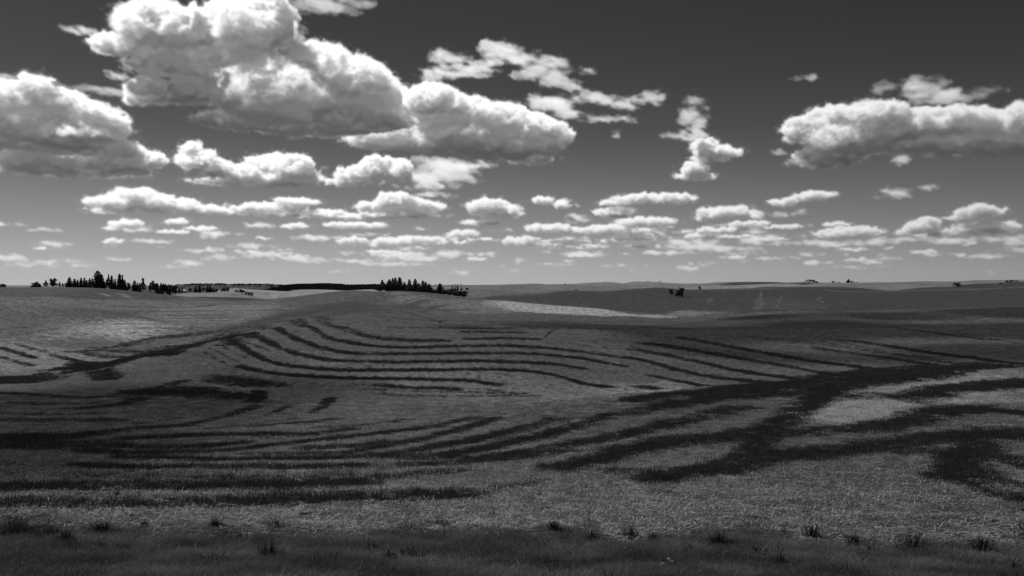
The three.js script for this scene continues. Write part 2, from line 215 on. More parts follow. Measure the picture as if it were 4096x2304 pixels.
// ---------------------------------------------------------------- shape of the land: surveyed heights (x, y, z in metres), joined by a thin-plate surface
const survey = [
  -18.19, 9.7, -28, -24.69, 8.6, -38, -31.19, 7.73, -48, -42.88, 6.26, -66, -54.58, 5.18, -84, -64.97, 4.26, -100, -75.37, 3.59, -116, -85.77, 3, -132,
  -96.16, 2.35, -148, -105.26, 2.22, -162, -116.95, 2.53, -180, -132.55, 3.43, -204, -151.39, 4.77, -233, -172.83, 6.84, -266, -200.12, 9.64, -308, -235.21, 13.57, -362,
  -282.64, 17.1, -435, -337.87, 19.01, -520, -402.84, 11, -620, -519.8, -4, -800, -0.97, 18.1, -1.5, -3.9, 16.7, -6, -8.45, 14.3, -13, -12.99, 12, -20,
  -844.67, -10, -1300, -1299.49, -14, -2000, -14.64, 9.7, -28, -19.87, 8.53, -38, -25.36, 7.6, -48.5, -35.03, 6.06, -67, -44.44, 5.01, -85, -53.33, 3.95, -102,
  -61.7, 3.3, -118, -69.02, 3, -132, -76.34, 3.05, -146, -83.65, 3.71, -160, -92.02, 2.6, -176, -101.95, 1.69, -195, -113.46, 2.38, -217, -129.14, 3.86, -247,
  -147.96, 5.99, -283, -171.49, 8.97, -328, -197.11, 12.11, -377, -225.87, 15.07, -432, -261.42, 17.94, -500, -271.88, 18.52, -520, -324.16, 10, -620, -418.27, -4, -800,
  -0.78, 18.1, -1.5, -3.14, 16.7, -6, -6.8, 14.3, -13, -10.46, 12, -20, -679.7, -10, -1300, -1045.69, -14, -2000, -11.09, 9.7, -28, -15.05, 8.35, -38,
  -19.4, 7.47, -49, -26.92, 5.85, -68, -34.84, 4.48, -88, -41.18, 3.63, -104, -46.72, 2.93, -118, -52.26, 3, -132, -57.81, 3.51, -146, -62.56, 4.66, -158,
  -66.52, 5.82, -168, -70.48, 6.22, -178, -79.19, 3.6, -200, -88.69, 3.8, -224, -98.98, 4.45, -250, -113.63, 5.8, -287, -137.39, 8.33, -347, -162.34, 10.11, -410,
  -186.09, 11.65, -470, -205.89, 12.41, -520, -245.48, 5, -620, -316.75, -5, -800, -0.59, 18.1, -1.5, -2.38, 16.7, -6, -5.15, 14.3, -13, -7.92, 12, -20,
  -514.72, -10, -1300, -791.88, -14, -2000, -7.53, 9.7, -28, -10.09, 8.41, -37.5, -13.45, 7.21, -50, -18.56, 5.64, -69, -23.94, 4.3, -89, -28.52, 3.15, -106,
  -32.82, 2.16, -122, -36.59, 1.62, -136, -39.55, 2, -147, -41.7, 2.49, -155, -45.2, 3.69, -168, -48.96, 5.22, -182, -55.15, 6.6, -205, -61.88, 7.89, -230,
  -70.49, 8.78, -262, -78.56, 6.4, -292, -89.32, 7.15, -332, -100.89, 8.58, -375, -114.34, 10.43, -425, -129.14, 12.23, -480, -142.59, 13.44, -530, -169.49, 6, -630,
  -215.23, -5, -800, -0.4, 18.1, -1.5, -1.61, 16.7, -6, -3.5, 14.3, -13, -5.38, 12, -20, -349.75, -10, -1300, -538.07, -14, -2000, -5.76, 9.7, -28,
  -7.67, 8.45, -37.3, -10.38, 7.09, -50.5, -14.29, 5.54, -69.5, -18.5, 4.12, -90, -22, 2.99, -107, -25.7, 1.72, -125, -28.58, 1.65, -139, -31.66, 2.61, -154,
  -34.13, 3.88, -166, -37.01, 5.38, -180, -42.14, 6.6, -205, -47.7, 7.78, -232, -55.92, 9.13, -272, -63.73, 10.56, -310, -71.95, 12.12, -350, -82.23, 9.8, -400,
  -91.48, 12.8, -445, -102.79, 15.08, -500, -112.04, 16.89, -545, -131.57, 8, -640, -164.47, -5, -800, -0.31, 18.1, -1.5, -1.23, 16.7, -6, -2.67, 14.3, -13,
  -4.11, 12, -20, -267.26, -10, -1300, -411.17, -14, -2000, -3.98, 9.7, -28, -5.26, 8.48, -37, -7.25, 6.96, -51, -9.95, 5.43, -70, -12.79, 4.12, -90,
  -15.35, 2.66, -108, -17.06, 1.88, -120, -18.48, 1.19, -130, -20.18, 1.71, -142, -21.6, 2.83, -152, -22.74, 3.45, -160, -23.88, 4.22, -168, -25.3, 4.98, -178,
  -26.72, 5.63, -188, -29.14, 6.6, -205, -31.98, 7.44, -225, -36.24, 8.19, -255, -41.93, 9.14, -295, -49.04, 10.59, -345, -57.56, 12.8, -405, -64.67, 15.53, -455,
  -68.93, 17.08, -485, -81.02, 12, -570, -99.49, 2, -700, -127.92, -8, -900, -0.21, 18.1, -1.5, -0.85, 16.7, -6, -1.85, 14.3, -13, -2.84, 12, -20,
  -184.77, -10, -1300, -284.26, -14, -2000, -2.2, 9.7, -28, -2.9, 8.49, -36.8, -4.01, 6.96, -51, -5.55, 5.33, -70.5, -7.08, 4.12, -90, -8.34, 2.98, -106,
  -9.44, 2.07, -120, -10.46, 1.18, -133, -11.33, 1.45, -144, -12.2, 2.49, -155, -12.98, 3.46, -165, -13.69, 4.21, -174, -14.48, 5.06, -184, -15.42, 5.95, -196,
  -16.76, 6.76, -213, -18.73, 7.47, -238, -21.48, 8.22, -273, -25.02, 9.31, -318, -29.51, 10.96, -375, -33.83, 13.04, -430, -36.59, 14.69, -465, -43.27, 8.5, -550,
  -55.08, 2, -700, -70.81, -6, -900, -0.12, 18.1, -1.5, -0.47, 16.7, -6, -1.02, 14.3, -13, -1.57, 12, -20, -102.28, -10, -1300, -157.36, -14, -2000,
  -0.43, 9.7, -28, -0.56, 8.52, -36.5, -0.78, 6.96, -51, -1.08, 5.22, -71, -1.37, 4.12, -90, -1.6, 3.14, -105, -1.8, 2.37, -118, -2.07, 1.19, -136,
  -2.22, 1.19, -146, -2.41, 2.15, -158, -2.56, 3.16, -168, -2.7, 3.94, -177, -2.85, 4.81, -187, -3.05, 5.66, -200, -3.32, 6.44, -218, -3.78, 6.94, -248,
  -4.42, 7.49, -290, -5.18, 8.57, -340, -6.02, 10.48, -395, -6.55, 11.95, -430, -7.92, 4.5, -520, -9.44, 2, -620, -11.57, 7.7, -760, -12.94, 10.02, -850,
  -15.23, -4, -1000, -0.02, 18.1, -1.5, -0.09, 16.7, -6, -0.2, 14.3, -13, -0.3, 12, -20, -19.8, -10, -1300, -30.46, -14, -2000, 3.13, 9.7, -28,
  4.02, 8.4, -36, 5.7, 6.96, -51, 7.59, 5.85, -68, 9.38, 5.18, -84, 10.61, 4.75, -95, 11.61, 4.62, -104, 12.4, 4.43, -111, 13.85, 1.8, -124,
  15.63, 0.72, -140, 16.97, 0.42, -152, 18.98, 0.8, -170, 20.77, 1.94, -186, 22.89, 3.35, -205, 25.69, 4.97, -230, 28.59, 5.71, -256, 31.49, 6.04, -282,
  35.18, 6.41, -315, 39.09, 6.9, -350, 44.67, 8.32, -400, 55.84, 1, -500, 65.89, 1, -590, 73.71, 3.67, -660, 85.99, 8.76, -770, 100.51, 13.72, -900,
  117.26, 0, -1050, 0.17, 18.1, -1.5, 0.67, 16.7, -6, 1.45, 14.3, -13, 2.23, 12, -20, 145.18, -10, -1300, 223.35, -14, -2000, 6.68, 9.7, -28,
  8.35, 8.5, -35, 12.05, 7.09, -50.5, 15.98, 6.06, -67, 19.56, 5.54, -82, 24.57, 5.1, -103, 27.44, 4.93, -115, 31.02, 1.6, -130, 35.31, 0.84, -148,
  40.08, 1.03, -168, 44.85, 1.75, -188, 49.62, 3.11, -208, 56.78, 4.45, -238, 66.8, 5.25, -280, 73.96, 5.64, -310, 82.31, 5.66, -345, 89.47, 5.6, -375,
  109.75, 0.5, -460, 128.83, 0.64, -540, 152.69, 3.55, -640, 186.09, 8.62, -780, 221.88, 16.46, -930, 257.66, 0, -1080, 0.36, 18.1, -1.5, 1.43, 16.7, -6,
  3.1, 14.3, -13, 4.77, 12, -20, 310.15, -10, -1300, 477.16, -14, -2000, 10.23, 9.7, -28, 12.43, 8.61, -34, 18.27, 7.21, -50, 24.12, 6.26, -66,
  29.24, 5.89, -80, 36.55, 5.53, -100, 43.86, 5.46, -120, 50.44, 2.4, -138, 58.48, 0.86, -160, 61.4, 1.03, -168, 69.44, 1.55, -190, 77.48, 2.78, -212,
  89.54, 3.99, -245, 105.99, 5.65, -290, 119.88, 7.1, -328, 128.65, 8.05, -352, 160.81, 1, -440, 204.67, 2.59, -560, 255.84, 7.56, -700, 328.93, 18, -900,
  383.76, 0, -1050, 0.55, 18.1, -1.5, 2.19, 16.7, -6, 4.75, 14.3, -13, 7.31, 12, -20, 475.13, -10, -1300, 730.96, -14, -2000, 14.23, 9.7, -28,
  16.77, 8.76, -33, 24.9, 7.47, -49, 32.53, 6.68, -64, 39.14, 6.42, -77, 48.79, 6.11, -96, 57.43, 6.16, -113, 64.04, 6.25, -126, 73.19, 3, -144,
  83.86, 2.36, -165, 91.48, 2.53, -180, 103.17, 3.51, -203, 119.44, 4.64, -235, 142.31, 6.14, -280, 165.18, 7.83, -325, 181.44, 9.24, -357, 228.71, 1.5, -450,
  294.78, 4.18, -580, 345.61, 7.92, -680, 457.42, 14.57, -900, 533.66, 0, -1050, 0.76, 18.1, -1.5, 3.05, 16.7, -6, 6.61, 14.3, -13, 10.16, 12, -20,
  660.72, -10, -1300, 1016.5, -14, -2000, 18.19, 9.7, -28, 21.12, 8.75, -32.5, 31.19, 7.73, -48, 40.28, 7.1, -62, 48.73, 6.77, -75, 60.43, 6.55, -93,
  75.37, 6.9, -116, 83.17, 6.92, -128, 94.21, 4.1, -145, 107.21, 3.51, -165, 126.7, 4.16, -195, 146.19, 5.3, -225, 174.13, 6.74, -268, 211.17, 9.07, -325,
  233.91, 10.63, -360, 292.39, 2.5, -450, 363.86, 6.85, -560, 441.83, 10.08, -680, 584.77, 18.57, -900, 682.23, 0, -1050, 0.97, 18.1, -1.5, 3.9, 16.7, -6,
  8.45, 14.3, -13, 12.99, 12, -20, 844.67, -10, -1300, 1299.49, -14, -2000, -71.06, 6.99, -204, -79.42, 5.1, -228, -89.87, 4.78, -258, -101.72, 5.55, -292,
  -122.62, 8.16, -352, -142.13, 9.52, -408, -160.94, 10.18, -462, -175.92, 9.91, -505, -209.01, 2, -600, -278.68, -6, -800, -69.41, 7.81, -226, -77.39, 6, -252,
  -89.06, 5.83, -290, -111.17, 7.83, -362, -130.52, 10.02, -425, -150.48, 11.45, -490, -159.7, 11.59, -520, -190.41, 5, -620, -245.69, -6, -800, 28.09, 11.19, -868,
  32.36, -2, -1000, 57.04, 14.64, -890, 66.01, 0, -1030, 142.82, 16.81, -915, 165.46, 0, -1060, 173.73, 18.39, -925, 200.96, 0, -1070, 201.98, 15.77, -920,
  234.91, 0, -1070, 377.46, 14.14, -880, 441.8, -1, -1030, 413.76, 14, -880, 484.28, -1, -1030, 508.82, 16.29, -900, 593.62, 0, -1050, 537.37, 15.15, -900,
  626.94, 0, -1050, 557.36, 17.29, -900, 650.25, 0, -1050, -26.19, 9.7, -28, -35.54, 8.6, -38, -44.89, 7.73, -48, -61.73, 6.26, -66, -78.56, 5.18, -84,
  -93.53, 4.26, -100, -108.49, 3.59, -116, -123.46, 3, -132, -138.42, 2.35, -148, -151.52, 2.22, -162, -168.35, 2.53, -180, -190.8, 3.43, -204, -217.92, 4.77, -233,
  -248.78, 6.84, -266, -288.07, 9.64, -308, -338.57, 13.57, -362, -406.85, 17.1, -435, -486.35, 19.01, -520, -579.87, 11, -620, -748.22, -4, -800, -1.4, 18.1, -1.5,
  -5.61, 16.7, -6, -12.16, 14.3, -13, -18.71, 12, -20, -1215.86, -10, -1300, -1870.56, -14, -2000, 26.22, 9.7, -28, 30.44, 8.75, -32.5, 44.95, 7.73, -48,
  58.07, 7.1, -62, 70.24, 6.77, -75, 87.1, 6.55, -93, 108.64, 6.9, -116, 119.88, 6.92, -128, 135.8, 4.1, -145, 154.53, 3.51, -165, 182.63, 4.16, -195,
  210.72, 5.3, -225, 250.99, 6.74, -268, 304.38, 9.07, -325, 337.16, 10.63, -360, 421.45, 2.5, -450, 524.47, 6.85, -560, 636.85, 10.08, -680, 842.89, 18.57, -900,
  983.38, 0, -1050, 1.4, 18.1, -1.5, 5.62, 16.7, -6, 12.18, 14.3, -13, 18.73, 12, -20, 1217.51, -10, -1300, 1873.1, -14, -2000,
];
const fields = [
  [0.07, 0.02, -354.5, -475.8, -314.2, -483.6, -304.9, -520, -290, -520, -263.4, -495.5, -253.3, -462, -241.7, -421.3, -238.2, -398.7, -256.1, -381.6, -278.4, -373.7],
  [0.05, 0.01, -239.4, -400.7, -242.9, -423.5, -254.9, -464.9, -264.5, -497.4, -266.9, -520, -255.4, -520, -242.2, -520, -229, -520, -207.9, -501, -193.7, -459.7, -187.2, -425.2, -199.4, -422.3, -202.6, -412.5, -204.9, -399.2, -214.7, -396.2, -228, -397.4],
  [0.14, 0.03, -274.8, -368.9, -245.5, -377.9, -235.9, -394.8, -225.9, -393.8, -212.8, -392.7, -203, -395.5, -197.4, -418.1, -185.2, -420.6, -188.7, -447.9, -170.1, -467.2, -145.2, -482.8, -116.9, -410.3, -130.8, -359, -149.2, -348.9, -166.2, -338.5, -201, -342.8, -215.8, -337.6, -232.1, -335.4, -250.4, -336.2],
  [0.38, 0.1, -153.9, -269.5, -156.6, -297.1, -146.2, -307.9, -130.1, -308.2, -121.7, -282.6, -117, -256, -119.9, -243.7, -132.4, -247],  // sunlit patch of the left slope, painted as a paler tone
  [0.19, 0.06, -157.5, -338.2, -154.5, -381.9, -134.6, -424.5, -112.1, -397.5, -103, -344, -111.9, -317.9, -124.3, -294.4, -146.2, -307.9],
  [0.1, 0.08, -212.6, -310.5, -196.4, -315.1, -174.4, -305.5, -155.5, -268.3, -151.4, -239.4, -153.7, -224.5],
  [0.06, 0.06, -90.5, -151.5, -78.2, -153.4, -73, -162.8, -81.9, -207, -60.3, -167.1, -53.1, -152.4, -50.9, -137.9, -56.6, -128.8, -67.5, -128, -79.8, -133.6],  // near face of the left ridge: slope shade painted into the tone
  [0.2, 0.08, -151.5, -221.2, -137.4, -220.4, -120.9, -215.1, -102.4, -200.9, -86.4, -158.6, -97.4, -163.2, -121.7, -177.7],  // left flank of the ridge, tone lightened to look sunlit
  [0.08, 0.12, -93.6, -136.6, -80.5, -134.8, -68, -129, -57.7, -128.8, -47.4, -122.5, -42.7, -118.5, -44.2, -109.2, -46.2, -99.2, -42.6, -89.9, -42.3, -77.6, -46.5, -75.6, -50.5, -73.8],
  [0.06, 0.1, -45.3, -66.2, -38.9, -65.9, -32.6, -61.6, -27.7, -56.1, -26.7, -50.5, -29, -50, -31.2, -49.4, -33.5, -48.9],
  [0.14, 0.08, -44, -172.6, -27.5, -164.3, -18.9, -164.4, -10.3, -166, 1.3, -163.1, 9.6, -158.8, 16.8, -148.7, 32.1, -160.1, 23.4, -111, 16.7, -108.9, 10.4, -108.8, 4.4, -130.3, -3.5, -129.4, -15.9, -138.4, -26.5, -143.5, -40, -146.7],
  [0.2, 0.06, 16.5, -146.3, 33.1, -159.8, 36.4, -154.6, 23, -111.3, 14.3, -109.2],
  [0.07, 0.07, -26.6, -300.2, -10, -316.4, 8.5, -335.1, 29.5, -340.2, 51, -344.5, 71.7, -346.6, 46.8, -226.1, 34.1, -223.8, 21.4, -219.6, 9.1, -211.9, -3.8, -203.8, -16, -201.2, -27.5, -207.7, -39.8, -215.3, -60.4, -254.7, -67.7, -307.9, -48.3, -304.9],
  [0.04, 0.04, -102.6, -365.1, -100.8, -406.6, -89.5, -413.9, -61.3, -331.8, -54.7, -304.5, -63.5, -300.7, -77.3, -314.2, -92.5, -328.9],
  [0.16, 0.03, -71, -463, -42, -431.9, -18.5, -414.1, -0.4, -400.7, 5.8, -349.4, -19.9, -320.5, -50.9, -385.2],
  [0.42, 0.03, -11.6, -416.8, 32.7, -679, 44.1, -395.1, 64.9, -370.7, 81.9, -362.4, 73.5, -355.4, 61.9, -353.7, 46.1, -352.7, 27.8, -347.4, 10.1, -345.6, 1.4, -356.7, -8.3, -382.6],  // bright strip: pale stubble, with sunlight painted in as extra brightness
  [0.08, 0.05, 47.8, -272.8, 75.2, -302.2, 97.5, -320.6, 119.2, -331.7, 142.3, -338.2, 168.5, -349.5, 303.6, -558.6, 332.6, -546.9, 365.6, -543.6, 110.1, -163.7, 108, -174.9, 105.2, -187.1, 94.2, -192.9, 82.3, -198.5, 75.8, -211, 67.6, -222.2, 54.2, -226.2, 40.4, -230.8],
  [0.05, 0.01, 48.2, -275.1, 75.9, -305, 99.3, -326.5, 121.8, -339, 142.1, -342.6, 152.2, -311.6, 145.5, -267.6, 131.7, -269.8, 117.5, -271.4, 103.1, -273, 87.9, -272.7, 61.4, -266.4],
  [0.3, 0.06, 38.5, -99.6, 44.7, -103.3, 55.4, -113.4, 68, -123.1, 75.3, -122.9, 83.4, -124.1, 70.8, -105.3, 64.2, -107.2, 56.9, -104.7, 50.2, -97.2, 49.1, -90.3, 39.8, -81.6, 33.8, -78, 31.7, -81.9, 31.6, -88],  // pale stubble on the near right hill, tone raised for sunlight
  [0.26, 0.06, 57.8, -102.8, 64.2, -103.9, 70.8, -105.3, 59.3, -88.1, 53.4, -89.2, 51.1, -92.5],  // pale stubble patch beside it, likewise brightened as if sunlit
  [0.04, 0.01, -27.7, -520, -12.3, -809.8, 8, -786.2, 25.9, -801, 56.5, -881.4, 77.7, -900, 93.9, -841, 112.9, -863.7, 140.9, -902.8, 172.1, -916.4, 194.9, -875.2, 233, -861.9, 208, -726.7, 153.5, -568, 131.9, -592.4, 66.8, -381.3, 69.7, -624.5, 33.2, -689.4, -1.9, -734.6, -42.3, -900],
  [0.04, 0.01, 233, -861.9, 254.4, -842.4, 279.5, -853.6, 305.9, -875.1, 343.2, -900, 337.9, -818, 401.9, -816.2, 454.2, -817.1, 461.9, -786.1, 498.8, -805.4, 572, -800.6, 405.5, -567.5, 371.1, -559.7, 345.6, -565.3, 323.4, -577.8, 297.7, -585.6, 250.8, -574.1, 203.8, -557.7, 157.9, -551.8],
  [0.06, 0.03, 233.2, -733.7, 258.9, -740.6, 248.1, -645.3, 234.7, -577.1, 198.4, -567.6, 183.8, -589.8],
  [0.2, 0.02, 66, -377, 117.1, -584.2, 133.3, -590.3, 147.3, -557.9, 148.4, -548.9, 132.5, -533.9, 83.3, -379.3, 74.5, -371.8],
  [-1, 0.09, -30.2, -38.9, -27.6, -38.7, -25.1, -38.6, -20.7, -37.3, -18.3, -37.2, -15.9, -37.2, -14, -37.3, -12, -37.2, -9.9, -36.9, -7.5, -36.7, -5.2, -36.6, -2.9, -36.4, -0.5, -35.6, 3, -37.1, 5.2, -36.6, 7.4, -35.8, 9.6, -35.3, 11.7, -35, 14.5, -33.9, 16.2, -33.4, 17.9, -33.1, 19.6, -32.9, 21.2, -32.7, 23.1, -32.3, 24.8, -31.9, 15.9, -20.4, 14.8, -20.4, 13.7, -20.4, 12.7, -20.4, 11.6, -20.4, 10.6, -20.4, 9.5, -20.4, 8.5, -20.4, 7.4, -20.4, 6.4, -20.4, 5.3, -20.4, 4.2, -20.4, 3.2, -20.4, 2.1, -20.4, 1.1, -20.4, 0, -20.4, -1, -20.4, -2.1, -20.4, -3.2, -20.4, -4.2, -20.4, -5.3, -20.4, -6.3, -20.4, -7.4, -20.4, -8.5, -20.4, -9.5, -20.4, -10.6, -20.4, -11.6, -20.4, -12.7, -20.4, -13.8, -20.5, -14.9, -20.5, -16, -20.5, -24.2, -31.1],
];
const ridges = [
  ['far_horizon', 6000, 0.23, -5231, 25.71, -2566, 25.71, -662.4, 27.61, -186.5, 29.52, 156.1, 37.13, 289.3, 33.32, 479.7, 38.08, 574.9, 44.75, 670.1, 48.55, 746.2, 49.51, 803.3, 44.75, 841.4, 39.04, 917.5, 52.36, 974.6, 54.26, 1145.9, 46.65, 1279.2, 39.04, 1488.6, 40.94, 1545.7, 48.55, 1698, 52.36, 1945.4, 52.36, 2059.6, 46.65, 2192.9, 50.46, 2326.1, 46.65, 2573.6, 46.65, 2878.2, 48.55, 3125.6, 54.26, 3430.2, 56.17, 3639.6, 63.78, 3715.7, 65.69, 3906.1, 67.59, 5048.2, 61.88],
  ['rolling', 3200, 0.22, 154.3, 13.91, 255.8, 23.05, 337.1, 28.12, 408.1, 27.11, 458.9, 22.03, 529.9, 29.64, 601, 21.02, 682.2, 17.97, 753.3, 25.08, 824.4, 29.14, 1017.3, 28.12, 1118.8, 17.97],
  ['dark_crop', 2700, 0.055, 712.7, 23.43, 747, 31.14, 815.5, 34.13, 875.4, 33.71, 926.8, 31.99, 978.2, 30.28, 1012.5, 32.85, 1055.3, 29.42, 1098.2, 21.71],
  ['pale_stubble', 1900, 0.3, 393, 13.37, 429.2, 16.38, 483.4, 20.6, 543.7, 21.81, 604, 24.22, 652.2, 25.73, 670.3, 24.82, 694.4, 19.4, 712.5, 15.18],
  ['pale_wheat', 1750, 0.21, 611.8, 12.23, 639.6, 19.72, 661.8, 23.33, 678.5, 26.38, 750.6, 27.5, 806.2, 28.61, 839.5, 28.05, 911.6, 30.55, 939.4, 29.99, 1000.5, 30.83, 1039.3, 33.05, 1067.1, 31.66, 1089.3, 25.55, 1117.1, 21.11],
  ['dark_strip', 1150, 0.045, 347.3, 16.72, 369.2, 18.72, 402.1, 18.91, 456.8, 18.91, 493.3, 17.81, 522.5, 14.89, 544.4, 12.34, 558.9, 10.51],
  ['dark_knoll', 1350, 0.045, 664.7, 11.86, 681.9, 14.43, 707.6, 17.22, 733.2, 18.5, 763.2, 18.93, 780.4, 22.14, 806.1, 24.5, 827.5, 23, 840.3, 23.85, 857.5, 27.28, 878.9, 27.28, 964.5, 28.57, 1093, 26],
  ['ploughed', 2300, 0.18, -297.7, 11.97, -253.9, 17.81, -210.2, 21.46, -181, 23.65, -159.1, 24.74, -144.5, 22.19, -108, 22.55, -71.5, 22.19, -35, 22.55, 8.8, 24.74, 59.8, 27.3, 96.3, 25.47, 183.9, 22.92, 220.4, 20.73, 256.9, 18.54, 329.8, 15.62, 402.8, 13.43, 475.8, 8.32],
  ['pasture', 1300, 0.15, -143.5, 8.45, -110.5, 12.16, -77.5, 12.99, -40.4, 15.05, -19.8, 13.81, 4.9, 12.99, 25.6, 13.4, 62.7, 13.4, 87.4, 13.4, 116.3, 12.16, 153.4, 8.45],
  ['wooded', 2000, 0.05, -893.4, 12.39, -861.7, 18.73, -852.2, 19.68, -836.3, 22.54, -810.9, 23.17, -753.8, 23.49, -665, 23.17, -601.5, 22.86, -569.8, 19.37, -538.1, 14.92, -512.7, 11.12],
  ['bare_summit', 2600, 0.17, -864.5, 13.4, -823.2, 20.82, -782, 24.54, -757.2, 24.54, -724.2, 25.77, -699.5, 26.19, -666.5, 22.47, -633.5, 15.05],
  ['forest_ridge', 1600, 0.035, -471.1, 11.88, -450.8, 15.43, -430.5, 18.48, -415.2, 19.49, -384.8, 20.51, -354.3, 18.98, -328.9, 17.46, -288.3, 16.95, -257.9, 14.92, -227.4, 10.36],
  ['bright_stubble', 1000, 0.36, -373.7, 9.21, -362.6, 13.34, -356.3, 15.88, -349.9, 16.99, -332.5, 15.56, -307.1, 14.29, -284.9, 13.02, -272.2, 13.02, -270, 15.4, -240.5, 15.56, -211.9, 14.29, -189.7, 15.24, -173.9, 15.72, -154.8, 14.92, -135.8, 12.39, -123.1, 9.21],
  ['pale_rise', 780, 0.27, -353.4, 8.62, -343.5, 10.84, -333.6, 12.33, -318.7, 13.32, -296.5, 13.69, -276.7, 13.94, -269.2, 13.07, -259.3, 10.6, -251.9, 8.86, -239.5, 6.14, -229.6, 4.16],
  ['dark_rise', 640, 0.03, -273.7, 9.44, -265.6, 11.07, -253.4, 11.27, -243.2, 11.17, -225, 10.76, -212.8, 10.05, -198.6, 8.83, -190.5, 7.41],
];
